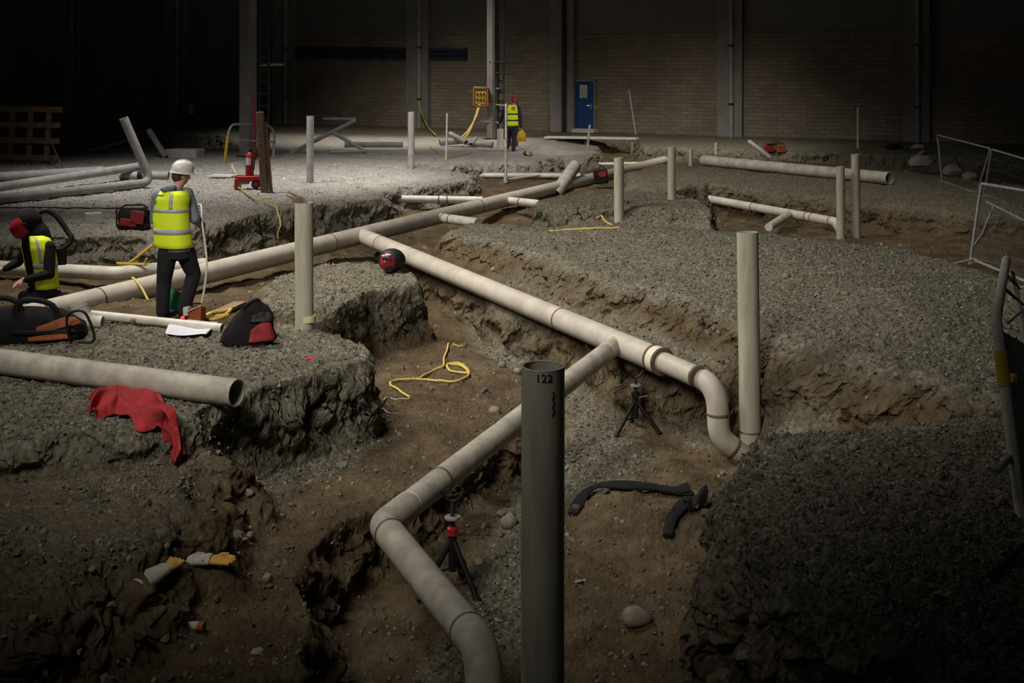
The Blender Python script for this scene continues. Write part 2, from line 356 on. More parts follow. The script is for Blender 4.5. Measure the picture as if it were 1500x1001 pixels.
def brick_mat():
    m = bpy.data.materials.new('brickwork'); m.use_nodes = True; nt = m.node_tree; N = nt.nodes; L = nt.links; b = N['Principled BSDF']
    b.inputs['Roughness'].default_value = .9
    tc = N.new('ShaderNodeTexCoord'); mp = N.new('ShaderNodeMapping'); mp.inputs['Rotation'].default_value = (PI/2, 0, 0); L.new(tc.outputs['Object'], mp.inputs['Vector'])
    br = N.new('ShaderNodeTexBrick'); br.inputs['Scale'].default_value = 1.0; br.inputs['Brick Width'].default_value = .44; br.inputs['Row Height'].default_value = .15; br.inputs['Mortar Size'].default_value = .014
    br.inputs['Color1'].default_value = (.25,.205,.155,1); br.inputs['Color2'].default_value = (.33,.275,.21,1); br.inputs['Mortar'].default_value = (.17,.15,.125,1); br.inputs['Bias'].default_value = -.1
    L.new(mp.outputs['Vector'], br.inputs['Vector'])
    n = N.new('ShaderNodeTexNoise'); n.inputs['Scale'].default_value = .5; n.inputs['Detail'].default_value = 5; L.new(tc.outputs['Object'], n.inputs['Vector'])
    mx = N.new('ShaderNodeMix'); mx.data_type = 'RGBA'; mx.blend_type = 'MULTIPLY'; mx.inputs[0].default_value = .8
    rp = N.new('ShaderNodeValToRGB'); rp.color_ramp.elements[0].position = .3; rp.color_ramp.elements[0].color = (.6,.6,.6,1); rp.color_ramp.elements[1].position = .7; L.new(n.outputs['Fac'], rp.inputs['Fac'])
    L.new(br.outputs['Color'], mx.inputs[6]); L.new(rp.outputs['Color'], mx.inputs[7]); L.new(mx.outputs[2], b.inputs['Base Color'])
    bp = N.new('ShaderNodeBump'); bp.inputs['Strength'].default_value = .4; bp.inputs['Distance'].default_value = .01; bp.invert = True; L.new(br.outputs['Fac'], bp.inputs['Height']); L.new(bp.outputs['Normal'], b.inputs['Normal']); return m

# ------------------------------------------------------------------ build the ground
pale_poly = P(0, (-600,345),(225,345),(300,330),(420,305),(552,290),(690,262),(640,246),(800,240),(870,226),(800,202),(600,200),(480,198),(330,190),(60,235),(-600,240))
def mesh_np(name, V, Fq, mats):
    me = bpy.data.meshes.new(name); n = len(V); k = Fq.shape[1]
    me.vertices.add(n); me.vertices.foreach_set('co', V.astype(np.float32).ravel())
    me.loops.add(Fq.size); me.loops.foreach_set('vertex_index', Fq.astype(np.int32).ravel())
    me.polygons.add(len(Fq)); me.polygons.foreach_set('loop_start', np.arange(0, Fq.size, k, dtype=np.int32))
    me.polygons.foreach_set('loop_total', np.full(len(Fq), k, dtype=np.int32))
    for m in mats: me.materials.append(m)
    me.update(calc_edges=True); o = bpy.data.objects.new(name, me); COL.objects.link(o); return o
QUAL = 1.15
NR, NC = int(1050*QUAL), int(1000*QUAL)
Yr = 4.0*np.exp(np.linspace(0, math.log(80/4.0), NR)); pxs = np.linspace(-420, 1920, NC)
XX = (pxs[None, :]-750)/F*Yr[:, None]; YY = np.repeat(Yr[:, None], NC, 1)
ZZ, SOIL, WALL = height(XX.ravel(), YY.ravel(), True)
def shake(x, y, z, soil, wall):          # rough stone and clod relief as a function of the place itself
    near = np.clip(1.3-y/40, .25, 1); w = wall*.95+.05
    z2 = z+near*(.022*fbm(x*7, y*7, 0., 2)+.016*pnoise(x*17, y*17)*(1-.5*soil)+.012*pnoise(x*31, y*31))*(1-.6*wall)
    a, b, c, d = (pnoise(x*1.9, y*1.9, z*2.6), pnoise(x*4.6+9, y*4.6, z*5), pnoise(x*11+9, y*11, z*12), pnoise(x*26+9, y*26, z*27))
    a2, b2, c2, d2 = (pnoise(x*1.9+50, y*1.9, z*2.6), pnoise(x*4.6+29, y*4.6, z*5), pnoise(x*11+39, y*11, z*12), pnoise(x*26+39, y*26, z*27))
    x2 = x+w*(.15*a+.10*b+.055*c+.028*d); y2 = y+w*(.15*a2+.10*b2+.055*c2+.028*d2); z2 = z2+wall*(.04*b+.03*c2+.02*d)
    return x2, y2, z2
x0_, y0_ = XX.ravel(), YY.ravel()
idx = np.arange(NR*NC).reshape(NR, NC)
quads = np.stack([idx[:-1,:-1], idx[:-1,1:], idx[1:,1:], idx[1:,:-1]], -1).reshape(-1, 4)
zq = ZZ[quads]; steep = ((zq.max(1)-zq.min(1)) > .045).reshape(NR-1, NC-1)
for _ in range(2):
    g = steep.copy(); g[1:] |= steep[:-1]; g[:-1] |= steep[1:]; g[:, 1:] |= steep[:, :-1]; g[:, :-1] |= steep[:, 1:]; steep = g
steep = steep.ravel(); sq = quads[steep]; quads = quads[~steep]
KS = 4; uu, vv = np.meshgrid(np.linspace(0, 1, KS+1), np.linspace(0, 1, KS+1)); uu, vv = uu.ravel(), vv.ravel()
Wt = np.stack([(1-uu)*(1-vv), uu*(1-vv), uu*vv, (1-uu)*vv], 1)      # (n, 4) bilinear weights
sub = lambda arr: np.einsum('nk,qk->qn', Wt, arr[sq]).ravel()
bx, by, bz, bs, bw = (np.concatenate([arr, sub(arr)]) for arr in (x0_, y0_, ZZ, SOIL, WALL))
x, y, z = shake(bx, by, bz, bs, bw)
nb = (KS+1)**2; li = np.arange(nb).reshape(KS+1, KS+1); lq = np.stack([li[:-1,:-1], li[:-1,1:], li[1:,1:], li[1:,:-1]], -1).reshape(-1, 4)
sub_q = (NR*NC+np.arange(len(sq))[:, None, None]*nb+lq[None]).reshape(-1, 4); quads = np.concatenate([quads, sub_q])
print('ground faces', len(quads), 'steep', len(sq))
SOIL = bs; GX, GY = bx, by
M['ground'] = ground_mat(); M['chips'] = stone_mat()
floor = mesh_np('floor', np.stack([x, y, z], 1), quads, [M['ground']])
floor.data.polygons.foreach_set('use_smooth', np.ones(len(quads), bool))
PALE = sstep((poly_sd(GX, GY, pale_poly)+.8*fbm(GX*.5, GY*.5))/2.5+.35)*(1-SOIL)
for nm, arr in (('soil', SOIL), ('pale', PALE)):
    a_ = floor.data.attributes.new(nm, 'FLOAT', 'POINT'); a_.data.foreach_set('value', arr.astype(np.float32))
tag(floor, 'excavated ground of grey gravel benches and brown soil trenches', None, None, 'structure')

# ------------------------------------------------------------------ loose crushed stone (uncountable)
def chips(name, n, smin, smax, sel, zmax, label, seed):
    r = np.random.default_rng(seed)
    Y = 4.6*np.exp(r.random(n*4)*math.log(zmax/4.6)); X = (r.random(n*4)*1900-200-750)/F*Y
    h, so, wl = height(X, Y, True); pl = sstep((poly_sd(X, Y, pale_poly))/2.5+.35); so = so+.5*pnoise(X*1.3, Y*1.3)
    keep = (r.random(n*4) < sel(so, wl)); X, Y, h, so, wl, pl = [q[keep][:n] for q in (X, Y, h, so, wl, pl)]; n = len(X)
    X = X+wl*.12*r.normal(size=n)*.5
    ph = (1+5**.5)/2
    ico = np.array([(-1,ph,0),(1,ph,0),(-1,-ph,0),(1,-ph,0),(0,-1,ph),(0,1,ph),(0,-1,-ph),(0,1,-ph),(ph,0,-1),(ph,0,1),(-ph,0,-1),(-ph,0,1)])/1.9
    fi = np.array([(0,11,5),(0,5,1),(0,1,7),(0,7,10),(0,10,11),(1,5,9),(5,11,4),(11,10,2),(10,7,6),(7,1,8),(3,9,4),(3,4,2),(3,2,6),(3,6,8),(3,8,9),(4,9,5),(2,4,11),(6,2,10),(8,6,7),(9,8,1)])
    s = smin*(smax/smin)**(r.random(n)**2.2)/2
    sc_ = s[:, None]*np.stack([.8+.7*r.random(n), .8+.5*r.random(n), .55+.45*r.random(n)], 1)
    V = ico[None]*(1+.28*r.normal(size=(n,12,1)))*sc_[:, None, :]
    q = r.normal(size=(n,4)); q /= np.linalg.norm(q, axis=1)[:, None]; a,b,c,d = q.T
    R = np.stack([1-2*(c*c+d*d),2*(b*c-a*d),2*(b*d+a*c),2*(b*c+a*d),1-2*(b*b+d*d),2*(c*d-a*b),2*(b*d-a*c),2*(c*d+a*b),1-2*(b*b+c*c)],1).reshape(n,3,3)
    V = np.einsum('nij,nkj->nki', R, V)+np.stack([X, Y, h+s*.25], 1)[:, None, :]
    Fs = (fi[None]+12*np.arange(n)[:, None, None]).reshape(-1, 3)
    o = mesh_np(name, V.reshape(-1, 3), Fs, [M['chips']]); o.data.polygons.foreach_set('use_smooth', np.zeros(len(Fs), bool))
    g = .075+.16*r.random(n)**1.8; g = g*(1+1.9*pl); hue = r.random(n)*(1+.8*np.clip(so, 0, 1))
    c = np.stack([g*(1.06+.10*hue), g*(1+.0*hue), g*(.86-.14*hue), np.ones(n)], 1)
    ca = o.data.color_attributes.new('tint', 'FLOAT_COLOR', 'POINT'); ca.data.foreach_set('color', np.repeat(c, 12, 0).astype(np.float32).ravel())
    tag(o, label, 'gravel', None, 'stuff'); return o
chips('gravel', int(110000*QUAL), .008, .038, lambda so, wl: np.where(so < .45, .95, .12)*(1-.6*wl), 34, 'loose grey crushed stone scattered over benches and trench floors', 3)
chips('rubble', 1300, .035, .10, lambda so, wl: .2+.5*np.clip(wl, 0, 1)+.2*(so > .5), 30, 'larger stray stones and clods in the brown soil', 5)
# ------------------------------------------------------------------ the drain network
def ring_at(mb, p, d, r, w=.035, k=1.045):
    d = Vector(d).normalized(); p = Vector(p)
    mb.tube([p-d*w*.5, p-d*w*.25, p+d*w*.25, p+d*w*.5], [r*.99, r*k, r*k, r*.99], 24); return mb
net = empty('drain_pipe_network', U(527, 344, -.3), 'welded pale drain pipe network: long diagonal main with branches, elbows and a slim riser', 'drain pipe')
def part_pipe(name, pts, r, rings=(), m='pipe', parent=net, hollow=False, label=None, wm='weld', ends=True, wk=1.045, ww=.035):
    mb = MB(); mb.tube(pts, r, 28, inner=(.93 if hollow else None)); o = mb.build(name, M[m], parent, angle=35, label=label)
    for p, d in rings: ring_at(MB(), p, d, r, ww, wk).build('weld_ring', M[wm], o)
    return o
def on(a, b, px):                        # point of the segment a-b that appears over photograph column px
    s = (px-750)/F; t = (s*a.y-a.x)/((b.x-a.x)-s*(b.y-a.y)); return a+(b-a)*t
A0, A1 = U(-170, 516, -.3), U(973, 236.5, -.3)
dm = A1-A0
part_pipe('main_pipe', [A0, A1], .157, [(on(A0, A1, q), dm) for q in (58, 143, 483, 700, 830)])
B0 = U(530, 346, -.3); B1 = U(1020, 551, -.45); db = (B1-B0).normalized()
rg = on(B0, B1, 962)
part_pipe('branch_pipe', [B0+db*.02, rg], .14, [(on(B0, B1, 558), db), (on(B0, B1, 822), db)])
part_pipe('coupling', [rg-db*.02, rg+db*.10], .15, [(rg-db*.05, db), (rg+db*.11, db)], m='coupling', label='bright cream coupling sleeve')
el = fillet([rg+db*.1, at(1050, 565, 12.55), at(1053, 640, 12.5), at(1110, 684, 12.6)], [.30, .26], 10)
part_pipe('elbow', el, .112, [(B1+db*.02, db), (at(1052, 607, 12.52), (0, 0, -1)), (at(1073, 656, 12.53), (.75, .1, -.62))])
RT, RB = at(1095, 340, 12.7), at(1100, 690, 12.66)
rp = part_pipe('riser_pipe', [RT, RB], .112, [(at(1099.5, 632, 12.67), RT-RB)], m='pipe_riser', hollow=True, label='upright pipe with a scrap of pale tape')
tp = MB()
for k in range(1):
    c = at(1089, 497, 12.7); v = [];
    for i in range(7):
        a = -2.3+i*.16; z_ = .06-.035*i
        for j in (0, 1): v.append((RT.x+.02*(i*0)+math.cos(a)*.1145, RT.y+math.sin(a)*.1145, c.z+z_-j*.045))
    tp.add(v, [(2*i, 2*i+1, 2*i+3, 2*i+2) for i in range(6)])
tp.build('tape', M['yellow_tape'], rp)
C0 = on(B0, B1, 905); C1 = U(561, 770, -.63); dc = (C1-C0).normalized()
el2 = fillet([C1-dc*.75, C1, U(676, 914, -.7)], .16, 8); E1 = U(684, 924, -.7); de = (E1-C1).normalized()
c3 = part_pipe('branch_pipe', [C0+dc*.03, C1-dc*.35], .106, [(C1-dc*.95, dc), (C1-dc*.22, dc)], m='pipe_dusty', label='narrower lower branch carried on stands')
ring_at(MB(), C0+dc*.42, dc, .106, .012, 1.03).build('mark', M['block'], c3)
ring_at(MB(), C1-dc*.42, dc, .106, .016, 1.03).build('mark', M['block'], c3)
part_pipe('elbow', fillet([C1-dc*.4, C1, C1+de*.4], .17, 8), .112, [(C1+de*.16, de)], m='pipe_dusty')
part_pipe('branch_pipe', [C1+de*.2, E1], .112, [(E1, de)], m='pipe_dusty')
part_pipe('elbow', fillet([E1, E1+de*.25, E1+de*.25+Vector((.05, -.35, -.55))], .5, 10), .114, m='pipe_dusty')
for (p0, p1, r, rgs) in (((631, 317), (700, 327), .095, (650, 660)), ((742, 294), (790, 299), .09, (762,))):
    a, b = U(*p0, -.3), U(*p1, -.3); part_pipe('side_branch', [a, b], r, [(on(a, b, q), b-a) for q in rgs], m='pipe_white')
a, b = U(549, 291, -.25), U(707, 293.5, -.28); part_pipe('side_branch', [a, b], .085, [(on(a, b, 643), b-a), (on(a, b, 655), b-a)], m='pipe_white')
# the pipe passing behind the two workers on the left
D0, D1 = U(80, 396, -.33), U(170, 401, -.33); D2 = U(262, 392, -.33)
p = empty('drain_pipe', D1, 'pale bent drain pipe behind the seated worker, yellow frame standing on it', 'drain pipe')
part_pipe('pipe', fillet([U(-120, 386, -.33), D1, D2, U(300, 388, -.33)], .3), .105, [(U(147, 399, -.33), D1-D0), (U(177, 400, -.33), D2-D1)], m='pipe_white', parent=p)

def pipe_thing(pts, r, m, label, name='drain_pipe', cat='pipe', group=None, hollow=True, n=24, rings=()):
    mb = MB(); mb.tube(pts, r, n, inner=(.92 if hollow else None)); o = mb.build(name, M[m], None, loc=pts[0]); tag(o, label, cat, group)
    for q, d in rings: ring_at(MB(), q, d, r).build('weld_ring', M['weld'], o)
    return o
# loose pipes
pipe_thing([U(-170, 507, .118), U(347, 576, .118)], .113, 'pipe_dusty', 'loose grey pipe lying on the near gravel block beside red cloth')
pipe_thing([U(1031, 235, .15), U(1303, 261.5, .15)], .145, 'pipe_dusty', 'long fat loose pipe lying on the bench at far right')
a, b = U(1012, 287, -.33), U(1224, 325, -.33)
o = pipe_thing(fillet([a, b, b+Vector((.12, -.1, -.25))], .15), .09, 'pipe_white', 'pale welded pipe in the right hand trench with short side branch', hollow=False, rings=[(on(a, b, q), b-a) for q in (1103, 1182, 1190, 1217)])
c = on(a, b, 1157); MB().tube([c, U(1126, 333, -.33)], .075, 20).build('side_branch', M['pipe_white'], o)
# upright risers
def riser(pxl, ytop, base, r, m, label, lean=0.0, group=None, deep=.3, hollow=True):
    b = base; t = Vector((b.x+lean, b.y, HC-(ytop-HZ)*b.y/F)); t.x = (pxl-750)*b.y/F
    return pipe_thing([t, Vector((b.x, b.y, b.z-deep))], r, m, label, 'riser_pipe', 'upright pipe', group, hollow)
fr = empty('riser_pipe', Vector((.178, 6.95, -1.5)), 'thick upright pipe marked 122 standing in the foreground', 'upright pipe')
FT = at(795.5, 536, 6.95); FBm = Vector((FT.x-.004, 6.95, -1.5))
MB().tube([FT, FBm], .124, 48, inner=.93).build('pipe', M['pipe_riser'], fr)
MB().tube([FT+Vector((0, 0, .001)), FT-Vector((0, 0, .004))], .1255, 48, inner=.90).build('cut_rim', M['block'], fr, label='pale sawn rim')
def wrap_text(body, size, cx, cz, ang, rad, parent, m, name='lettering', squash=1.0, wavy=0.0):
    cu = bpy.data.curves.new('t', 'FONT'); cu.body = body; cu.size = size; cu.align_x = 'CENTER'; cu.align_y = 'CENTER'; cu.extrude = .0015; cu.resolution_u = 3; cu.offset = .0
    to = bpy.data.objects.new('t', cu); COL.objects.link(to); dg = bpy.context.evaluated_depsgraph_get(); me = bpy.data.meshes.new_from_object(to.evaluated_get(dg)); bpy.data.objects.remove(to)
    mb = MB(); vs = []
    for v in me.vertices:
        a = ang+v.co.x/rad; R_ = rad+.0015+v.co.z; vs.append((cx[0]+math.sin(a)*R_, cx[1]-math.cos(a)*R_, cz+v.co.y*squash))
    mb.add(vs, [tuple(p_.vertices) for p_ in me.polygons]); return mb.build(name, m, parent, smooth=False)
wrap_text('122', .066, (FT.x, 6.95), at(797, 556, 6.82).z, .02, .1245, fr, M['ink'])
mk = MB()
for k in range(9):
    a = .46+.03*math.sin(k*2.1); z_ = at(800, 578+k*4, 6.82).z; mk.box((FT.x+math.sin(a)*.1245, 6.95-math.cos(a)*.1245, z_), (.006, .004, .018), Matrix.Rotation(a, 3, 'Z'))
mk.build('pen_stroke', M['ink'], fr, smooth=False)
r2 = riser(445, 297, G(446, 482), .098, 'pipe_riser', 'upright pipe behind the near block, dark splinters stuffed in its mouth')
b2 = r2.location
for k, (dx_, dz_, ln) in enumerate(((-.06, .02, .14), (-.03, .05, .16), (.0, .03, .15), (.04, .02, .13), (.06, .0, .1))):
    MB().tube([b2+Vector((dx_, 0, -.06)), b2+Vector((dx_-.06, 0, dz_+.03)), b2+Vector((dx_-.06-ln*.5, 0, dz_+.06))], [.018, .016, .006], 6).build('splinter', M['wood_dark'], r2)
MB().tube([Vector((b2.x+.03, b2.y, at(0, 462, b2.y).z)), Vector((b2.x+.03, b2.y, at(0, 471, b2.y).z))], .0995, 24).build('tape', M['yellow_tape'], r2)
riser(906.5, 231, G(907, 325), .09, 'pipe_riser', 'short upright pipe near centre right, in front of the red leaning bag')
riser(984, 215, G(984, 292), .08, 'pipe_riser', 'slim upright pipe left of the long fat loose pipe end')
riser(1231, 244, G(1232, 349), .083, 'pipe_riser', 'left and shorter of two upright pipes standing side by side')
riser(1253, 226, G(1255, 348), .083, 'pipe_riser', 'right and taller of two upright pipes standing side by side')
riser(454.5, 170, G(454, 268), .085, 'pipe_grey', 'grey upright pipe on the pale platform right of the timber post')
riser(602.5, 164, G(602, 248), .09, 'pipe_grey', 'grey upright pipe in front of the downpipe on the brick wall')
riser(1012, 218, G(1012, 243), .06, 'pipe_riser', 'short stub pipe left of the fat loose pipe', deep=.6)
riser(1049, 209, G(1049, 228), .06, 'pipe_riser', 'smallest stub pipe behind the end of the fat loose pipe')
riser(1257, 157, G(1257, 218), .045, 'pipe_riser', 'thin pale rod standing before the dark right part of the wall', hollow=False)
# slim far pipes
def far_rods():
    b = U(653, 251, -.35); t = at(655, 166, b.y)
    h1 = U(690, 257, -.35); h2 = U(850, 257.5, -.35)
    o = pipe_thing(fillet([t, b, h1], .12), .03, 'pipe_white', 'thin upright rod bending into the white pipe of the far trench', 'rod_pipe', hollow=False)
    MB().tube([h1-(h1-b)*.25, h1, h2], [.05, .075, .075], 20).build('horizontal_pipe', M['pipe_white'], o)
    b = U(741, 263.5, -.35); t = at(741.5, 152, b.y)
    o = pipe_thing(fillet([t, b, U(790, 257, -.3)], .1), .036, 'pipe_dusty', 'thin upright rod in front of the far worker', 'rod_pipe', hollow=False)
    MB().lathe(b-Vector((0, 0, .08)), [(.06, 0), (.06, .16)], 16).build('foot', M['pipe_dusty'], o)
    b = U(858, 244, -.35); t = at(864, 183, b.y)
    o = pipe_thing([t, b], .035, 'pipe_dusty', 'thin leaning rod below the right edge of the blue door', 'rod_pipe', hollow=False)
    MB().lathe(b-Vector((0, 0, .03)), [(.10, 0), (.10, .09)], 16).build('foot', M['pipe_white'], o)
    pipe_thing(fillet([U(860, 237, -.3), U(872, 241, -.3), U(965, 239.5, -.3)], .2), .055, 'pipe_white', 'narrow pale pipe in the pit behind the red leaning bag', hollow=False)
    part_pipe('side_branch', [at(812, 287, 29.9), at(842, 244, 31.8)], .165, m='pipe_dusty', hollow=True)
far_rods()
# pipe heaps
def heap():
    g = 'pipes heaped on the left of the pale platform'
    T = fillet([U(-170, 310, .11), U(222, 267.5, .11), at(181, 173, 27.2)], .22)
    pipe_thing(T, .098, 'pipe_grey', 'long grey pipe with an elbow and an upright leg, front of the left heap', group=g)
    pipe_thing([U(-150, 296, .11), U(212, 243, .3)], .1, 'pipe_grey', 'grey pipe of the left heap resting over the others', group=g)
    pipe_thing([U(-150, 268, .11), U(150, 249.5, .11)], .105, 'pipe_grey', 'rearmost grey pipe of the left heap below the wooden lattice', group=g)
    o = pipe_thing([U(176, 257.5, .1), U(247, 257, .1)], .1, 'pipe_grey', 'short pipe with dark band behind the white helmet', group=g)
    a = U(205, 257.3, .1); ring_at(MB(), a, (1, 0, 0), .1, .16, 1.03).build('band', M['black'], o)
    pipe_thing([G(130, 224, .05), at(190, 206, G(130, 224).y+.6)], .055, 'pipe_grey', 'thin pipe propped low behind the upright leg of the left heap')
    pipe_thing([at(218, 191, G(243, 231).y+.4), G(243, 231)], .09, 'pipe_grey', 'short pipe leaning left above the white helmet')
    Yh = G(510, 222).y
    pipe_thing([at(473, 174, Yh), at(522, 174.5, Yh)], .04, 'pipe_grey', 'thin pipe lying level on top of the crossed back pile')
    pipe_thing([at(521, 176, Yh), at(425, 225, Yh-.5)], .065, 'pipe_grey', 'long pipe sloping down left in the crossed back pile')
    pipe_thing([at(489, 195, Yh-.2), at(535, 221, Yh-.6)], .06, 'pipe_grey', 'pipe sloping down right in the crossed back pile')
    pipe_thing([at(505, 212, Yh+.4), at(590, 212, Yh+.4)], .09, 'pipe_grey', 'thick pipe lying behind the crossed back pile')
    pipe_thing([at(484, 223, Yh-.9), at(537, 221, Yh-.7)], .035, 'pipe_grey', 'thin rod on the ground before the crossed back pile')
    Yp = G(690, 216).y
    pipe_thing([at(659, 196, Yp+.6), at(683, 209, Yp)], .09, 'pipe_grey', 'open ended pipe tipped towards us below the yellow power box')
    pipe_thing([at(644, 209, Yp+.3), at(676, 206, Yp+.5)], .11, 'pipe_grey', 'pipe offcut at the left of the heap under the yellow power box')
    pipe_thing([at(686, 210, Yp+.2), at(722, 212, Yp)], .09, 'pipe_grey', 'pipe offcut at the right of the heap, below the steel column')
    pipe_thing([at(690, 212, Yp-.1), at(697, 203, Yp+.3)], .07, 'pipe_grey', 'small pipe stub poking up in the heap by the steel column')
    pipe_thing([at(770, 225.5, G(773, 230).y), at(775, 224, G(773, 230).y+.5)], .1, 'pipe_white', 'pale pipe mouth lying right of the far worker')
heap()
# ------------------------------------------------------------------ the hall
def Wd(px, y=None, off=0.0):             # photograph column -> place on the back wall (off = in front of it)
    n = Vector((-.4472, -.8944, 0)); s = (px-750)/F; d = 50.35-off*1.118
    Y = d/(1+.5*s); z = 0 if y is None else HC-(y-HZ)*Y/F; return Vector((s*Y, Y, z))
WR = Matrix.Rotation(-math.atan(.5), 3, 'Z'); WQ = -math.atan(.5)
M['brick'] = brick_mat(); M['cladding'] = mat('cladding', (.20,.195,.18), .8, .15, scale=1.5)
def wallbox(px0, px1, z0, z1, t, off, m, name, parent=None):   # a box on the back wall between two columns
    a, b = Wd(px0, None, off), Wd(px1, None, off); c = (a+b)/2+Vector((0, 0, (z0+z1)/2)); d = (b-a).length
    me = MB().box((0, 0, 0), (d, t, z1-z0)).build(name, m, None, smooth=False, loc=(0, 0, 0))
    me.rotation_euler = (0, 0, WQ); me.location = c
    if parent is not None: me.parent = parent; me.location = c-parent.location
    return me
tag(wallbox(-500, 2100, -.6, 3.95, .3, -.15, M['brick'], 'wall_back'), 'old brick wall of the hall', None, None, 'structure')
tag(wallbox(-500, 2100, 3.95, 9, .26, -.15, M['cladding'], 'wall_upper'), 'grey cladding above the brickwork', None, None, 'structure')
for k, q in enumerate((105, 259, 417, 613, 825, 1070, 1343, 1640)):
    wd = .47*F/Wd(q).y
    tag(wallbox(q-wd, q+wd, (.0 if q != 259 else 0), 9, .28, .14, M['pilaster'], 'trim_%d' % (k+1)), 'grey painted pier on the brick wall', None, None, 'structure')
    p0 = Wd(q+1, None, .38); dp = MB().tube([p0, p0+Vector((0, 0, 8.5))], .085, 14).build('downpipe', M['darksteel' if q == 825 else 'pipe_grey'], None, loc=p0)
    if q in (417, 613, 825, 1070, 1343): tag(dp, {417: 'grey downpipe on the dim pier right of the tall steel column', 613: 'grey downpipe on the pier left of the yellow power box', 825: 'dark downpipe on the pier beside the blue door', 1070: 'grey downpipe on the pier right of the blue door', 1343: 'downpipe on the darkest pier at the far right'}[q], 'downpipe')
    else: tag(dp, {105: 'downpipe lost in the dark behind the wooden lattice', 259: 'downpipe on the pier left of the traffic cone', 1640: 'downpipe beyond the right edge'}[q], 'downpipe')
    for hz in (1.2, 3.4): MB().tube([p0+Vector((0, 0, hz)), p0+Vector((0, 0, hz+.08))], .1, 12).build('bracket', M['darksteel'], dp)
# blue door
da, dbb = Wd(840, None, .02), Wd(871, None, .02); dw = (dbb-da).length; dh = 2.12; dz0 = .03
droot = empty('door_1', Wd(855.5), 'blue door with a pale notice in the brick wall', None); droot['kind'] = 'structure'
def wb(px0, px1, y0, y1, t, off, m, name, parent):
    z1 = Wd(px0, y0, off).z; z0 = Wd(px0, y1, off).z; return wallbox(px0, px1, z0, z1, t, off, m, name, parent)
wb(840.5, 870.5, 119, 192.5, .05, .05, M['blue'], 'door_leaf', droot)
for a_, b_, c_, d_ in ((838.5, 840.7, 117, 193), (870.3, 872.5, 117, 193), (838.5, 872.5, 116.5, 119.2)): wb(a_, b_, c_, d_, .12, .06, M['pilaster'], 'door_frame', droot)
sg = wb(849.5, 860, 124.5, 143.5, .012, .085, M['sign'], 'sign', droot)
for i_, (yy, x0_, x1_) in enumerate(((131, 851, 858.5), (134.5, 850.5, 859), (137, 851.5, 858), (139.5, 850.8, 859), (141.5, 852, 858))): wb(x0_, x1_, yy, yy+1.0, .006, .093, M['logo'], 'printed_line', droot)
hp = Wd(866, 155, .09); MB().tube([hp, hp+Vector((-.05, -.08, 0)), hp+Vector((-.18, -.03, 0))], .013, 8).build('door_handle', M['chrome'], droot)
wb(864.5, 867, 152, 160, .01, .085, M['steel'], 'handle_plate', droot)
wb(872.6, 875.2, 154, 160, .03, .03, M['yellow'], 'push_pad', droot)
# blue rails on the wall
rl = empty('wall_rail', Wd(557, 78, .12), 'dark blue triple pipe rail running along the upper brick wall', 'rail')
for yy in (74, 80, 86): MB().tube([Wd(418, yy+(-1.5), .15), Wd(684, yy-1.0, .15)], .05, 10).build('rail_pipe', mat('dark_blue_paint', (.03,.045,.09), .5), rl)
for q in (440, 560, 680): wb(q, q+2, 70, 88, .1, .1, M['darksteel'], 'bracket', rl)
# steel columns
def hcol(px, base_y, w, d, name, label, m):
    b = U(px, base_y, 0); o = empty(name, b, label, 'steel column'); R = WR
    for s in (-1, 1): MB().box(b+R @ Vector((s*w*.5, 0, 4.5)), (.03, d, 9.4), R).build('flange', M[m], o, smooth=False)
    MB().box(b+Vector((0, 0, 4.5)), (w, .025, 9.4), R).build('web', M[m], o, smooth=False)
    MB().box(b+Vector((0, 0, .02)), (w+.2, d+.15, .05), R).build('base_plate', M['darksteel'], o, smooth=False); return o, b
o, b = hcol(364, 230, .30, .36, 'steel_column', 'tall pale steel column behind the fire extinguisher', 'column')
MB().box(b+WR @ Vector((-.02, -.17, 4.5)), (.34, .03, 9), WR).build('cover_plate', M['column'], o, smooth=False)
ct = empty('cable_ladder', b+Vector((.4, .3, 0)), 'dark cable ladder beside the tall pale column', 'cable ladder')
for s in (0, .28): MB().tube([b+Vector((.27+s, .25, 0)), b+Vector((.27+s, .25, 8.5))], .035, 8).build('rail', M['darksteel'], ct)
for k in range(22): MB().box(b+Vector((.41, .25, .4+k*.37)), (.28, .03, .05)).build('rung', M['darksteel'], ct, smooth=False)
hb = b+Vector((0, .4, HC+(90-95)*b.y/F)); tag(MB().tube([at(378, 95, b.y+.5), at(414, 93.5, b.y+1.5)], .05, 10).build('strut', M['steel'], None, loc=at(378, 95, b.y+.5)), 'short grey strut beside the tall pale column', 'strut')
o, b = hcol(722, 204, .26, .34, 'steel_column', 'grey steel column beside the yellow power box', 'column')
MB().box(b+WR @ Vector((-.03, -.17, 4.5)), (.24, .03, 9), WR).build('cover_plate', M['column'], o, smooth=False)
ct = empty('cable_ladder', b+Vector((.25, 0, 0)), 'dark cable ladder on the column beside the far worker', 'cable ladder')
for s in (0, .2): MB().tube([b+Vector((.2+s, 0, 0)), b+Vector((.2+s, 0, 8.5))], .03, 8).build('rail', M['darksteel'], ct)
for k in range(20): MB().box(b+Vector((.3, 0, .3+k*.36)), (.22, .03, .14)).build('rung', M['darksteel'], ct, smooth=False)
for (x0, y0, x1, y1, lab) in ((694, 128, 731, 130, 'top arm holding the yellow power box'), (712, 152, 741, 155, 'middle arm on the grey column by the far worker'), (704, 177.5, 733, 180, 'lowest arm on the grey column by the far worker'), (717, 91, 762, 91, 'upper dark arm on the grey column'), (720, 107, 755, 108, 'second dark arm on the grey column')):
    p0, p1 = at(x0, y0, b.y-.15), at(x1, y1, b.y-.1); tag(MB().tube([p0, p1], .035, 8).build('strut', M['steel' if y0 > 120 else 'darksteel'], None, loc=p0), lab, 'strut')
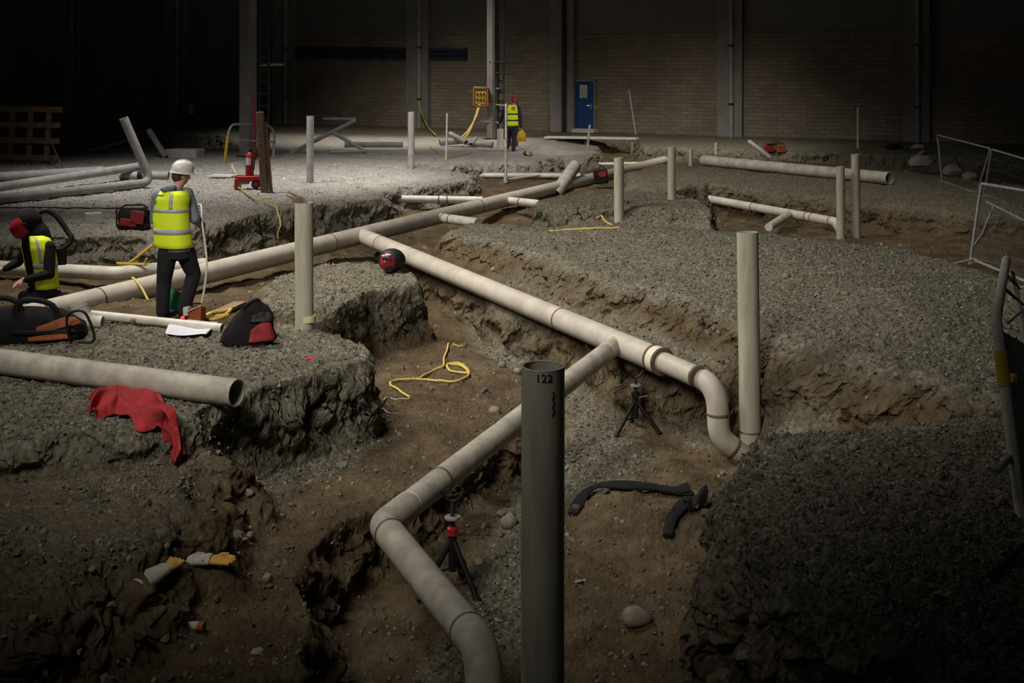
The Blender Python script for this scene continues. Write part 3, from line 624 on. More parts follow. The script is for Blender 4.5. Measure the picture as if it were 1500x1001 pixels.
yb = empty('power_box', at(704, 142, b.y-.25), 'yellow site power box hanging on the grey steel column', 'power box')
MB().box(at(704, 142, b.y-.25), (.42, .2, .52)).build('cabinet', M['yellow'], yb, smooth=False, bevel=.01)
for dx_ in (-1, 1): MB().box(at(704, 142, b.y-.28)+Vector((dx_*.25, 0, 0)), (.06, .26, .68)).build('frame_side', M['orange'], yb, smooth=False)
for dz_ in (-1, 1): MB().box(at(704, 142, b.y-.28)+Vector((0, 0, dz_*.32)), (.5, .26, .05)).build('frame_rail', M['orange'], yb, smooth=False)
for k in range(6): MB().lathe(at(704, 142, b.y-.36)+Vector((-.12+.12*(k % 3), 0, .1-.2*(k//3))), [(.045, 0), (.04, .05)], 12, axis=(0, -1, 0)).build('socket', M['darksteel'], yb)
for k in range(2):
    cpts = smooth_path([at(702+k*2, 151, b.y-.3), at(696+k, 172, b.y-.5), at(688-k*3, 192, b.y-.8), at(680-k*6, 203, b.y-1)], 5)
    tag(MB().tube(cpts, .03, 8).build('cable', M['cable'], None, loc=cpts[0]), ('yellow cable hanging left under the power box', 'second yellow cable under the power box, just right of the first')[k], 'cable')
cpts = smooth_path([Wd(612, 150, .6), Wd(617, 165, .7), Wd(626, 185, .8), at(637, 197, 46)], 5)
tag(MB().tube(cpts, .035, 8).build('cable', M['cable'], None, loc=cpts[0]), 'yellow cable trailing down the pier behind the grey upright pipe', 'cable')

# ------------------------------------------------------------------ light: unseen spots over the dig, cones shaped to fade out the surround
def spot(name, loc, target, watts, ang, blend, rad, col):
    l = bpy.data.lights.new(name, 'SPOT'); l.energy = watts; l.spot_size = math.radians(ang); l.spot_blend = blend; l.shadow_soft_size = rad; l.color = col
    o = bpy.data.objects.new(name, l); COL.objects.link(o); o.location = loc; o.rotation_euler = (Vector(target)-Vector(loc)).to_track_quat('-Z', 'Y').to_euler(); return o
# ------------------------------------------------------------------ organic surfaces (people, bags)
def organic(mb, name, m, parent, voxel=.012, smooth=3, label=None):
    o = mb.build(name, m, parent, label=label)
    r = o.modifiers.new('r', 'REMESH'); r.mode = 'VOXEL'; r.voxel_size = voxel; r.use_smooth_shade = True
    if smooth: q = o.modifiers.new('s', 'SMOOTH'); q.factor = .5; q.iterations = smooth
    dg = bpy.context.evaluated_depsgraph_get(); me = bpy.data.meshes.new_from_object(o.evaluated_get(dg)); me.name = name
    o.modifiers.clear(); old = o.data; o.data = me; bpy.data.meshes.remove(old); return o
def hand(mb, w, d, nrm, k=1.0, curl=.5, side=1):
    """wrist w, finger direction d, back-of-hand normal nrm"""
    d = Vector(d).normalized(); nrm = Vector(nrm); nrm = (nrm-d*nrm.dot(d)).normalized(); s = d.cross(nrm).normalized()*side
    R = Matrix((s, d, nrm)).transposed()
    mb.ball(Vector(w)+d*.045*k, (.042*k, .055*k, .018*k), 10, 7, R)
    for i, ln in enumerate((.066, .076, .070, .055)):
        p = Vector(w)+d*.088*k+s*(.030-.020*i)*k; q = p; dd = d.copy(); pts = [p-d*.03*k, p]
        for j in range(3):
            dd = (dd-nrm*curl*(.45+.1*i)).normalized(); q = q+dd*ln*k*(.42, .33, .25)[j]; pts.append(q)
        mb.tube(pts, [.0095*k, .0098*k, .009*k, .0085*k, .0072*k], 8)
    p = Vector(w)+d*.030*k+s*.032*k; q1 = p+(d*.6+s*.75-nrm*.25).normalized()*.04*k; q2 = q1+(d*.9+s*.2-nrm*.35).normalized()*.033*k
    mb.tube([p-s*.02*k, p, q1, q2], [.013*k, .0125*k, .011*k, .008*k], 8)
def limb(mb, pts, rs, n=14):
    pts = [Vector(p) for p in pts]; P_, R_ = [], []
    for i in range(len(pts)-1):
        for k in range(4): t = k/4; P_.append(pts[i].lerp(pts[i+1], t)); R_.append(rs[i]+(rs[i+1]-rs[i])*t)
    P_.append(pts[-1]); R_.append(rs[-1]); mb.tube(P_, R_, n)
    for p, r in zip(pts, rs): mb.ball(p, r, 12, 8)
class Torso:                                     # elliptical rings along the spine; used by body, jacket and vest
    def __init__(s, rows, side, fwd): s.rows = rows; s.S = Vector(side).normalized(); s.Fw = Vector(fwd).normalized()
    def at(s, t, th, grow=0.0):
        n = len(s.rows)-1; i = min(int(t*n), n-1); u = t*n-i; a = s.rows[i]; b = s.rows[i+1]
        c = Vector(a[0]).lerp(Vector(b[0]), u); wa = a[1]+(b[1]-a[1])*u+grow; wb = a[2]+(b[2]-a[2])*u+grow
        ct, st = math.cos(th), math.sin(th); e = .82
        return c+s.S*wa*math.copysign(abs(ct)**e, ct)+s.Fw*wb*math.copysign(abs(st)**e, st)
    def loft(s, mb, t0=0, t1=1, grow=0, n=28, m=18, cap=True):
        return mb.rings([[s.at(t0+(t1-t0)*k/m, 2*PI*j/n, grow) for j in range(n)] for k in range(m+1)], cap)
    def patch(s, mb, t0, t1, th0, th1, grow, n=10, m=10):
        a = [[s.at(t0+(t1-t0)*k/m, th0+(th1-th0)*j/n, grow) for j in range(n+1)] for k in range(m+1)]; v = [p for r in a for p in r]
        return mb.add(v, [(k*(n+1)+j, k*(n+1)+j+1, (k+1)*(n+1)+j+1, (k+1)*(n+1)+j) for k in range(m) for j in range(n)])
def solid(o, t): q = o.modifiers.new('solid', 'SOLIDIFY'); q.thickness = t; q.offset = 0; return o
def frame_of(face, up=(0, 0, 1)):
    f = Vector(face).normalized(); s = f.cross(Vector(up)).normalized(); u = s.cross(f).normalized(); return Matrix((s, f, u)).transposed()
def head_geo(mb, c, face, k=1.0):
    R = frame_of(face); c = Vector(c); P = lambda x, y, z: c+R @ Vector((x*k, y*k, z*k))
    mb.ball(c, (.074*k, .092*k, .112*k), 18, 12, R); mb.ball(P(0, .03, -.06), (.052*k, .06*k, .055*k), 12, 8, R)
    mb.tube([P(0, .085, .02), P(0, .112, -.018)], [.009*k, .015*k], 8); mb.ball(P(0, .085, -.052), (.024*k, .014*k, .009*k), 10, 6, R)
    for q in (-1, 1): mb.ball(P(q*.075, -.005, -.005), (.010*k, .02*k, .031*k), 8, 6, R); mb.ball(P(q*.032, .085, .022), (.018*k, .01*k, .007*k), 8, 5, R)
    return R, P
def helmet(name, c, face, m, parent, k=1.0, up=(0, 0, 1)):
    R = frame_of(face, up); c = Vector(c); mb = MB(); rg = []
    for h, q in ((0, 1), (.03, 1.0), (.06, .95), (.09, .84), (.115, .66), (.13, .42), (.138, .15)):
        rg.append([c+R @ Vector((.108*k*q*math.cos(a), .135*k*q*math.sin(a), h*k+.004*k*(abs(math.cos(a*2)) > .9))) for a in (2*PI*j/28 for j in range(28))])
    mb.rings(rg); o = mb.build(name, m, parent)
    br = MB(); n = 28; a0 = [c+R @ Vector((.106*k*math.cos(a), .133*k*math.sin(a), .004*k)) for a in (2*PI*j/n for j in range(n))]
    a1 = [c+R @ Vector(((.122)*k*math.cos(a), (.145+.05*max(0, math.sin(a))**2)*k*math.sin(a), -.012*k)) for a in (2*PI*j/n for j in range(n))]
    a2 = [p-R @ Vector((0, 0, .006*k)) for p in a1]; a3 = [p-R @ Vector((0, 0, .008*k)) for p in a0]
    br.rings([a0, a1, a2, a3, a0], False).build('brim', m, o); ri = MB(); ri.tube([c+R @ Vector((0, .137*k*math.cos(t), .02*k+.122*k*math.sin(t))) for t in (PI*(.06+.88*j/14) for j in range(15))], .009*k, 8, flat=(1.6, .7)); ri.build('ridge', m, o)
    return o
def boots(feet, parent, m):
    for a, toe in feet:
        mb = MB(); a = Vector(a); t = Vector(toe).normalized()
        limb(mb, [a+Vector((0, 0, .10)), a+Vector((0, 0, .045)), a+t*.10+Vector((0, 0, .035)), a+t*.19+Vector((0, 0, .03))], [.056, .052, .046, .038]); o = organic(mb, 'boot', m, parent, .012, 2)
        sl = MB(); s = Vector((-t.y, t.x, 0)); sl.box(a+t*.06+Vector((0, 0, .006)), (.09, .30, .022), Matrix((s, t, Vector((0, 0, 1)))).transposed()); sl.build('sole', M['black'], o, smooth=False)
def person(label, base): return empty('person', base, label, 'person')

def middle_worker():
    Y = 13.93; A = lambda x, y, d=0.0: at(x, y, Y)+Vector((0, d, 0))
    p = person('person in white helmet, hi-vis vest and dark trousers standing with back to us', A(252, 468)); f = Vector((.45, .89, 0)); s = f.cross(Vector((0, 0, 1))).normalized()
    hipL, kneeL, ankL = A(246, 371, -.02), A(239, 414, .03), A(238, 457, 0); hipR, kneeR, ankR = A(270, 371, .04), A(279, 405, .14), A(267, 457, .06)
    shL, elL, wrL = A(233, 287, -.03), A(226, 322, .04), A(234, 342, .27); shR, elR, wrR = A(270, 286, .10), A(281.5, 321, .10), A(286, 336, .30); hc = A(263.5, 257, .07)
    b = MB(); R, P_ = head_geo(b, hc, (.75, .55, -.30)); limb(b, [A(255, 290), A(258, 276, .02), hc-Vector((0, 0, .05))], [.07, .058, .06])
    T = Torso([(A(258, 378), .165, .115), (A(256, 360), .17, .118), (A(252, 340), .165, .112), (A(250, 318), .185, .118), (A(250, 300), .20, .12), (A(251, 288), .20, .105), (A(253, 280), .12, .08)], s, f)
    T.loft(b); limb(b, [shL, elL, wrL], [.05, .04, .028]); limb(b, [shR, elR, wrR], [.05, .04, .028]); limb(b, [hipL, kneeL, ankL], [.085, .058, .042]); limb(b, [hipR, kneeR, ankR], [.085, .058, .042])
    hand(b, wrL, (.5, .8, -.3), (0, .4, 1), 1, .5, -1); hand(b, wrR, (-.1, .8, -.5), (.6, .2, .6), 1, .5, 1)
    organic(b, 'body', M['skin'], p, .009, 2)
    h = MB(); T.loft(h, .1, 1, .022); limb(h, [A(249, 294, .02), shL, elL, wrL], [.09, .083, .066, .045]); limb(h, [A(255, 294, .05), shR, elR, wrR], [.09, .083, .066, .045])
    h.tube([A(256, 287), A(258, 277, .02)], [.10, .078], 16)
    limb(h, [A(241, 276, -.07), A(247, 275, -.13), A(257, 273, -.09)], [.03, .042, .035]);
    organic(h, 'hooded_top', M['hoodie'], p, .012, 2)
    t = MB(); T.loft(t, 0, .35, .012); limb(t, [hipL+Vector((.02, 0, .03)), hipL, kneeL, ankL], [.12, .115, .085, .075]); limb(t, [hipR-Vector((.02, 0, -.03)), hipR, kneeR, ankR], [.12, .115, .088, .074])
    organic(t, 'trousers', M['trousers'], p, .012, 2)
    V = Torso([(A(254.5, 361.5), .222, .165), (A(252.5, 340), .206, .158), (A(250.5, 318), .212, .155), (A(250, 302), .212, .15), (A(250.5, 291), .222, .160), (A(251.5, 284), .20, .148), (A(253, 279), .15, .125)], s, f)
    v = MB(); V.loft(v, 0, 1, .005, 36, 22, False); vo = solid(v.build('hi_vis_vest', M['hivis'], p), .006)
    for t0, t1 in ((.155, .215), (.42, .475)): solid(V.loft(MB(), t0, t1, .010, 36, 2, False).build('reflective_band', M['reflect'], vo), .003)
    for a0, a1 in ((-1.15, -.92), (-2.35, -2.15)): solid(V.patch(MB(), .475, .93, a0, a1, .010, 3, 10).build('reflective_strip', M['reflect'], vo), .003)
    for k, (t0, t1, a0, a1) in enumerate(((.60, .63, -2.2, -1.75), (.56, .585, -2.2, -1.8), (.645, .68, -2.15, -1.82))): solid(V.patch(MB(), t0, t1, a0, a1, .011, 4, 2).build('printed_logo', M['logo'], vo), .002)
    for a0, a1 in ((-1.95, -1.72), (-1.72, -1.50)):
        q = V.patch(MB(), .80, .86, a0, a1, .011, 2, 2); solid(q.build('printed_chevron', M['logo'], vo), .002)
    ho = MB(); ho.ball(P_(0, -.035, -.02), (.078, .075, .085), 14, 9, R); organic(ho, 'hair', M['hair'], p, .012, 1)
    helmet('helmet', P_(0, -.004, .035), (.80, .55, -.12), M['helmet'], p, .98, up=(.08, 0, 1))
    boots(((A(238, 467), (.3, .9, 0)), (A(266, 467, .05), (.5, .8, 0))), p, M['boot'])
middle_worker()

def kneeling_worker():
    Y = 16.5; A = lambda x, y, d=0.0: at(x, y, Y)+Vector((0, d, 0)); zf = gz(A(60, 400).x, Y)
    p = person('person in red welding mask and hi-vis vest kneeling behind the main pipe at left', Vector((A(62, 400).x, Y, zf))); f = Vector((-.66, -.75, 0)); s = f.cross(Vector((0, 0, 1))).normalized()
    hip = A(64, 425, .05); hc = A(40, 328, -.02)
    T = Torso([(A(62, 432, .05), .18, .13), (A(61, 418, .05), .185, .135), (A(60, 400, .03), .19, .13), (A(58, 378, .02), .215, .14), (A(55, 362, 0), .225, .14), (A(52, 350, 0), .21, .12), (A(48, 343, 0), .12, .09)], s, f)
    shR, elR, wrR = A(76, 361, -.10), A(81, 398, -.20), A(49, 403, -.34); shL, elL, wrL = A(40, 359, .12), A(22, 386, .10), A(8, 392, -.08)
    b = MB(); head_geo(b, hc, (-.8, -.45, -.45)); limb(b, [A(54, 352), A(48, 340), hc-Vector((0, 0, .05))], [.07, .058, .06]); T.loft(b)
    limb(b, [shR, elR, wrR], [.05, .04, .028]); limb(b, [shL, elL, wrL], [.05, .04, .028]); hand(b, wrR, (-.75, -.25, -.5), (-.2, -.5, .8), 1.1, .25, -1); hand(b, wrL, (-.9, -.3, -.1), (0, -.4, .8), 1.05, .4, 1)
    legs = []
    for q in (-1, 1):
        h_ = hip+s*q*.10-Vector((0, 0, .03)); k_ = Vector((h_.x-.22, h_.y-.05, zf+.08)); a_ = Vector((k_.x+.42, k_.y+.12, zf+.07)); legs.append((h_, k_, a_)); limb(b, [h_, k_, a_], [.085, .058, .042])
    organic(b, 'body', M['skin'], p, .009, 2)
    h = MB(); T.loft(h, .05, 1, .022)
    limb(h, [A(58, 362, 0), shR, elR, wrR+Vector((.05, .0, .0))], [.10, .088, .07, .05]); limb(h, [A(50, 362, .05), shL, elL, wrL+Vector((.04, 0, 0))], [.10, .085, .068, .048]); h.tube([A(55, 352), A(50, 342)], [.11, .09], 14)
    organic(h, 'jacket', M['blackcloth'], p, .012, 2)
    t = MB(); T.loft(t, 0, .3, .015)
    for q in legs: limb(t, q, [.115, .085, .07])
    organic(t, 'trousers', M['trousers'], p, .012, 2)
    boots([((q[2].x, q[2].y, zf), (.9, .2, 0)) for q in legs], p, M['boot'])
    V = Torso([(A(61.5, 422, .05), .222, .175), (A(60.5, 402, .03), .222, .172), (A(58.5, 380, .02), .24, .18), (A(55.5, 362, 0), .245, .178), (A(52.5, 350, 0), .22, .15), (A(50, 344, 0), .16, .115)], s, f)
    v = MB(); th0, th1 = PI/2+.42, PI/2+2*PI-.42; V.patch(v, 0, 1, th0, th1, .006, 36, 20); vo = solid(v.build('hi_vis_vest', M['hivis'], p), .006)
    for t0, t1 in ((.30, .37),): solid(V.patch(MB(), t0, t1, th0, th1, .011, 36, 2).build('reflective_band', M['reflect'], vo), .003)
    for a0, a1 in ((.42, .66), (2.5, 2.74)): solid(V.patch(MB(), .37, .97, a0, a1, .011, 3, 10).build('reflective_strip', M['reflect'], vo), .003)
    # mask, hood and hose
    R = frame_of((-.82, -.36, -.50)); P_ = lambda x, y, z: hc+R @ Vector((x, y, z))
    m = MB(); rg = []
    for k, (y_, w_, h_) in enumerate(((.03, .125, .15), (.10, .12, .145), (.17, .10, .12), (.21, .065, .08), (.222, .02, .03))): rg.append([P_(w_*math.copysign(abs(math.cos(a))**.75, math.cos(a)), y_-.02*math.sin(a)*0, -.01+h_*math.copysign(abs(math.sin(a))**.75, math.sin(a))) for a in (2*PI*j/24 for j in range(24))])
    mo = m.rings(rg).build('welding_mask', M['mask_red'], p)
    w = MB().box(P_(0, .205, .025), (.105, .03, .06), R); w.build('visor', M['black'], mo, smooth=False, bevel=.008)
    for q in (-1, 1): MB().lathe(P_(q*.122, .02, .02), [(.03, 0), (.03, .02), (.015, .03)], 14, axis=R @ Vector((q, 0, 0))).build('pivot_knob', M['black'], mo)
    hd = MB(); hd.ball(P_(0, -.05, .02), (.145, .165, .165), 16, 10, R); limb(hd, [A(48, 335, .03), A(55, 343, .02), A(58, 352, .03)], [.14, .15, .15]); organic(hd, 'hood', M['blackcloth'], p, .012, 2)
    hp = smooth_path([A(52, 314, .05), A(63, 309.5, .08), A(75, 316, .12), A(86, 329, .12), A(94, 341, .12), A(101, 350, .10), A(99, 358, .08), A(91, 365, .05)], 6)
    ho = MB(); n = len(hp); ho.tube(hp, [.034+.004*(k % 2) for k in range(n)], 12); ho.build('air_hose', M['black'], p)
    bl = MB(); bl.box(A(80, 378, .17), (.18, .16, .24), bevel_rot()) ; bl.build('blower_unit', M['black'], p, bevel=.02)
def bevel_rot(): return Matrix.Rotation(.5, 3, 'Z')
kneeling_worker()

def far_worker():
    g = G(751, 222); Y = g.y; k_ = (79/ (F/Y))/1.8; A = lambda x, y, d=0.0: at(x, y, Y)+Vector((0, d, 0))
    p = person('person in red helmet and hi-vis vest walking away near the steel column', Vector((g.x, Y, g.z))); f = Vector((-.25, .95, 0)); s = f.cross(Vector((0, 0, 1))).normalized(); hc = A(754, 150, .06)
    T = Torso([(A(751, 190), .16, .11), (A(751, 184), .165, .115), (A(750.5, 176), .16, .11), (A(750, 167), .18, .115), (A(750, 160), .195, .115), (A(750.5, 156), .18, .10), (A(752, 153), .09, .07)], s, f)
    shL, elL, wrL = A(741.5, 158, .0), A(736, 170, .12), A(732, 180, .25); shR, elR, wrR = A(759, 158, 0), A(761.5, 172, -.02), A(763, 186, -.02)
    b = MB(); R, P_ = head_geo(b, hc, (.2, .95, -.2)); limb(b, [A(751, 157), hc-Vector((0, 0, .05))], [.065, .055]); T.loft(b)
    hL, kL, aL = A(747, 187, .0), A(745, 202, .25), A(743.5, 214, .12); hR, kR, aR = A(754, 187, 0), A(753.5, 204, .0), A(752, 218.5, -.05)
    for q in ((shL, elL, wrL), (shR, elR, wrR)): limb(b, q, [.05, .04, .03])
    for q in ((hL, kL, aL), (hR, kR, aR)): limb(b, q, [.085, .058, .042])
    hand(b, wrL, (-.6, .6, -.4), (-.5, -.2, .8), 1, .4, 1); hand(b, wrR, (.05, .1, -1), (1, 0, 0), 1.05, .8, 1); organic(b, 'body', M['skin'], p, .012, 2)
    h = MB(); T.loft(h, .05, 1, .02); limb(h, [A(748, 159), shL, elL, wrL], [.085, .08, .065, .05]); limb(h, [A(752, 159), shR, elR, wrR], [.085, .08, .065, .05]); organic(h, 'jacket', M['navy'], p, .014, 2)
    t = MB(); T.loft(t, 0, .3, .012); limb(t, [hL, kL, aL], [.11, .082, .068]); limb(t, [hR, kR, aR], [.11, .082, .068]); organic(t, 'trousers', M['navy'], p, .014, 2)
    boots(((aL-Vector((0, 0, .09)), (-.2, .9, 0)), (aR-Vector((0, 0, .085)), (-.1, .95, 0))), p, M['boot'])
    V = Torso([(A(750.5, 184.5), .20, .15), (A(750.3, 176), .19, .145), (A(750, 167), .20, .145), (A(750, 160), .205, .14), (A(750.5, 155.5), .17, .115), (A(751.5, 153.5), .11, .09)], s, f)
    vo = solid(V.loft(MB(), 0, 1, .006, 32, 16, False).build('hi_vis_vest', M['hivis'], p), .006)
    for t0, t1 in ((.17, .22), (.38, .43)): solid(V.loft(MB(), t0, t1, .012, 32, 2, False).build('reflective_band', M['darksteel'], vo, label='dark band'), .003)
    mb = MB(); c = V.at(.66, -PI/2, .016); R2 = frame_of((.25, -.95, 0)); mb.lathe(c, [(.07, -.004), (.07, .004)], 18, axis=(.25, -.95, 0)); mb.build('printed_logo', M['logo_orange'], vo)
    helmet('helmet', P_(0, -.004, .03), (.2, .97, -.1), M['helmet_red'], p, 1.0)
    # the yellow bag in the hand
    c = wrR+Vector((.02, .0, -.10)); bg = MB(); rg = []
    for z_, w_, d_ in ((-.36, .12, .05), (-.33, .15, .07), (-.2, .15, .075), (-.10, .13, .05), (-.02, .07, .025), (.0, .03, .015)): rg.append([c+Vector((w_*math.cos(a)*(1+.1*math.sin(3*a+z_*9)), d_*math.sin(a), z_)) for a in (2*PI*j/18 for j in range(18))])
    o = bg.rings(rg).build('carrier_bag', M['yellow'], None, loc=c); tag(o, 'yellow carrier bag held by the far worker', 'bag')
    MB().tube(smooth_path([c+Vector((-.02, 0, -.02)), c+Vector((-.025, 0, .06)), c+Vector((.02, 0, .06)), c+Vector((.02, 0, -.02))], 4), .008, 6).build('handle', M['yellow'], o)
    r = G(752, 216); r.y += .5; r.z = gz(r.x, r.y); o = empty('fuel_can', r, 'small red can on the ground behind the far worker', 'can')
    MB().box(r+Vector((0, 0, .09)), (.34, .2, .18)).build('body', M['red'], o, bevel=.02); MB().tube([r+Vector((-.1, 0, .18)), r+Vector((-.08, 0, .24)), r+Vector((.08, 0, .24)), r+Vector((.1, 0, .18))], .014, 8).build('handle', M['red'], o)
far_worker()

# ------------------------------------------------------------------ things around the workers
def bag_patch(base, rows, z0, z1, t0, t1, m, name, parent, noise, seed, rot, grow=.012, label=None, skew=0.0, nu=12, nv=8):
    zs = [r[0] for r in rows]; v = []
    for k in range(nv+1):
        for j in range(nu+1):
            t = t0+(t1-t0)*j/nu; z = z0+(z1-z0)*k/nv*(1-.35*abs(2*j/nu-1)**3)+skew*(j/nu-.5); i = max(q for q in range(len(zs)-1) if zs[q] <= max(z, 0)); u = (z-zs[i])/(zs[i+1]-zs[i]); a, b, dx, dy = [rows[i][q]+(rows[i+1][q]-rows[i][q])*u for q in (1, 2, 3, 4)]
            c, s = math.cos(t), math.sin(t); r = 1+noise*float(pnoise(np.array([c*2+seed]), np.array([s*2]), np.array([z*9+seed]))[0])
            x, y = (a+grow)*math.copysign(abs(c)**.7, c)*r+dx, (b+grow)*math.copysign(abs(s)**.7, s)*r+dy; v.append(base+Vector((x*math.cos(rot)-y*math.sin(rot), x*math.sin(rot)+y*math.cos(rot), z)))
    return solid(MB().add(v, [(k*(nu+1)+j, k*(nu+1)+j+1, (k+1)*(nu+1)+j+1, (k+1)*(nu+1)+j) for k in range(nv) for j in range(nu)]).build(name, M[m], parent, label=label), .018)
def slump(base, rows, n=28, noise=.0, seed=1, rot=0.0):   # soft bag: rings of (z, half x, half y, dx, dy)
    rg = []
    for i, (z, a, b, dx, dy) in enumerate(rows):
        q = []
        for j in range(n):
            t = 2*PI*j/n; c, s = math.cos(t), math.sin(t); r = 1+noise*float(pnoise(np.array([c*2+seed]), np.array([s*2]), np.array([z*9+seed]))[0])
            x, y = a*math.copysign(abs(c)**.7, c)*r+dx, b*math.copysign(abs(s)**.7, s)*r+dy
            q.append(base+Vector((x*math.cos(rot)-y*math.sin(rot), x*math.sin(rot)+y*math.cos(rot), z)))
        rg.append(q)
    return MB().rings(rg)
def cable(pts, r, m, label, lift=.0, seg=6, cat='cable', n=8, ground=True, name='cable'):
    w = [G(*p) if len(p) == 2 else at(*p) for p in pts]; w = smooth_path(w, seg)
    if ground: w = [Vector((q.x, q.y, max(q.z, gz(q.x, q.y)+r*.9+lift))) for q in w]
    o = MB().tube(w, r, n).build(name, M[m], None, loc=w[0]); return tag(o, label, cat)
# black and red bag on the near block
def bags():
    b = G(362, 506); b.z -= .01; o = empty('tool_bag', b, 'slumped black tool bag with red end panel beside the paper', 'bag')
    rows = [(0, .24, .16, 0, .12), (.05, .265, .17, 0, .12), (.15, .25, .15, .02, .12), (.27, .19, .10, .05, .12), (.37, .12, .06, .08, .12), (.43, .05, .03, .06, .12), (.45, .01, .01, .05, .12)]
    slump(b, rows, 36, .20, 3, .15).build('bag_body', M['blackcloth'], o)
    bag_patch(b, rows, .05, .23, -1.55, -.55, 'redbag', 'end_panel', o, .20, 3, .15, label='red end panel'); bag_patch(b, rows, .235, .33, -1.6, -.5, 'black', 'end_flap', o, .20, 3, .15, .02)
    MB().tube(smooth_path([b+Vector((-.12, .1, .25)), b+Vector((-.02, .06, .40)), b+Vector((.08, .1, .45)), b+Vector((.13, .12, .38))], 5), .014, 8).build('handle', M['black'], o)
    b = G(45, 504); o = empty('tool_bag', b, 'long black tool bag with orange side pockets at the left frame edge', 'bag')
    rows = [(0, .50, .15, -.05, .15), (.05, .54, .18, -.05, .15), (.17, .53, .17, -.06, .15), (.26, .47, .12, -.08, .15), (.32, .36, .07, -.12, .15), (.345, .15, .03, -.15, .15)]
    slump(b, rows, 40, .16, 8, .05).build('bag_body', M['blackcloth'], o)
    bag_patch(b, rows, .15, .235, -1.45, -.35, 'orange', 'side_pocket', o, .16, 8, .05, label='orange pocket', skew=.07); bag_patch(b, rows, .04, .095, -1.55, -.75, 'orange', 'side_pocket', o, .16, 8, .05, label='orange pocket', skew=.02)
    bag_patch(b, rows, .10, .14, -1.7, -.2, 'black', 'webbing', o, .16, 8, .05, .02)
    for k, (x0, x1, hh) in enumerate(((-.45, -.1, .42), (-.2, .25, .40))): MB().tube(smooth_path([b+Vector((x0, .05, .2)), b+Vector((x0+.06, .04, hh)), b+Vector(((x0+x1)/2, .05, hh+.03)), b+Vector((x1-.05, .06, hh-.03)), b+Vector((x1, .08, .22))], 5), .02, 8, flat=(1.5, .6)).build('strap', M['black'], o)
    MB().tube(smooth_path([b+Vector((.40, -.02, .03)), b+Vector((.38, -.04, .26)), b+Vector((.47, -.05, .34)), b+Vector((.58, -.05, .30)), b+Vector((.66, -.05, .05)), b+Vector((.50, -.06, .03))], 6), .014, 8).build('loop_handle', M['black'], o)
    b = G(193, 337); o = empty('tool_bag', b, 'open red and black tool bag on the pale platform behind the workers', 'bag')
    MB().box(b+Vector((0, .12, .05)), (.50, .26, .10)).build('base', M['black'], o, bevel=.02)
    slump(b+Vector((0, .12, 0)), [(.08, .25, .13, 0, 0), (.2, .265, .14, 0, 0), (.30, .25, .12, 0, 0), (.34, .20, .08, 0, 0)], 28, .1, 5).build('bag_body', M['blackcloth'], o)
    for cx, cz, w_, h_ in ((.10, .21, .23, .22), (-.10, .13, .18, .12), (.02, .10, .12, .10)): MB().box(b+Vector((cx, -.02, cz)), (w_, .04, h_), Matrix.Rotation(.12, 3, 'Y')).build('pocket', M['redbag'], o, bevel=.012, label='red pocket')
    for sx in (-1, 1): MB().tube([b+Vector((sx*.25, .0, .05)), b+Vector((sx*.26, .0, .34)), b+Vector((sx*.2, .05, .37))], .016, 8).build('trim', M['black'], o)
    MB().tube([b+Vector((-.24, .12, .34)), b+Vector((-.15, .12, .40)), b+Vector((.15, .12, .41)), b+Vector((.24, .12, .35))], .016, 8).build('handle', M['black'], o)
    # bag on the main pipe far off
    b = at(880, 269, 31.2); o = empty('tool_bag', b, 'small black bag with red panel leaning on the far end of the main pipe', 'bag'); R = Matrix.Rotation(-.12, 3, 'Y')
    MB().box(b+Vector((0, 0, .18)), (.36, .24, .36), R).build('bag_body', M['blackcloth'], o, bevel=.03)
    MB().add([b+R @ Vector(q) for q in ((-.08, -.13, .27), (.02, -.13, .32), (.17, -.13, .33), (.16, -.13, .18), (.03, -.13, .17))], [(0, 1, 2, 3, 4)]).build('panel', M['redbag'], o, smooth=False, label='red panel')
    MB().tube([b+Vector((-.06, 0, .35)), b+Vector((-.03, 0, .44)), b+Vector((.06, 0, .44)), b+Vector((.1, 0, .35))], .012, 6).build('handle', M['black'], o)
    b = G(1136, 225); o = empty('tool_crate', b, 'orange and dark red tool case behind the long fat loose pipe', 'tool case')
    MB().box(b+Vector((.16, 0, .13)), (.28, .26, .25)).build('case', M['orange'], o, bevel=.02); MB().box(b+Vector((-.20, .05, .12)), (.30, .25, .22)).build('side_case', M['redbag'], o, bevel=.02)
    MB().box(b+Vector((0, .02, .26)), (.55, .2, .05)).build('lid', M['black'], o, bevel=.01); MB().tube([b+Vector((-.1, 0, .28)), b+Vector((-.08, 0, .34)), b+Vector((.1, 0, .34)), b+Vector((.12, 0, .28))], .014, 6).build('handle', M['black'], o)
    # red and black welding helmet on the mound
    b = G(573, 401); c = b+Vector((0, .1, .16)); o = empty('welding_helmet', b, 'red and black welding helmet on the mound against the branch pipe', 'welding helmet')
    MB().ball(c, (.19, .16, .165), 20, 12).build('shell', M['black'], o)
    fc = MB(); fc.ball(c+Vector((-.02, -.035, -.005)), (.15, .135, .145), 20, 12); fc.build('face_shield', M['mask_red'], o)
    MB().box(c+Vector((-.05, -.155, .05)), (.13, .04, .05), Matrix.Rotation(.2, 3, 'Y')).build('visor', M['darksteel'], o, bevel=.008)
    MB().box(c+Vector((-.03, -.15, -.09)), (.10, .05, .09)).build('chin_vent', M['black'], o, bevel=.01)
    for x_, z_, w_ in ((-.10, .085, .05), (-.02, .10, .05), (-.08, .01, .045)): MB().ball(c+Vector((x_, -.145, z_)), (w_*.5, .02, .012), 10, 6, Matrix.Rotation(.2, 3, 'Y')).build('painted_shine', M['sign'], o)  # white shines on the glossy shield, put in as pale lozenges
    
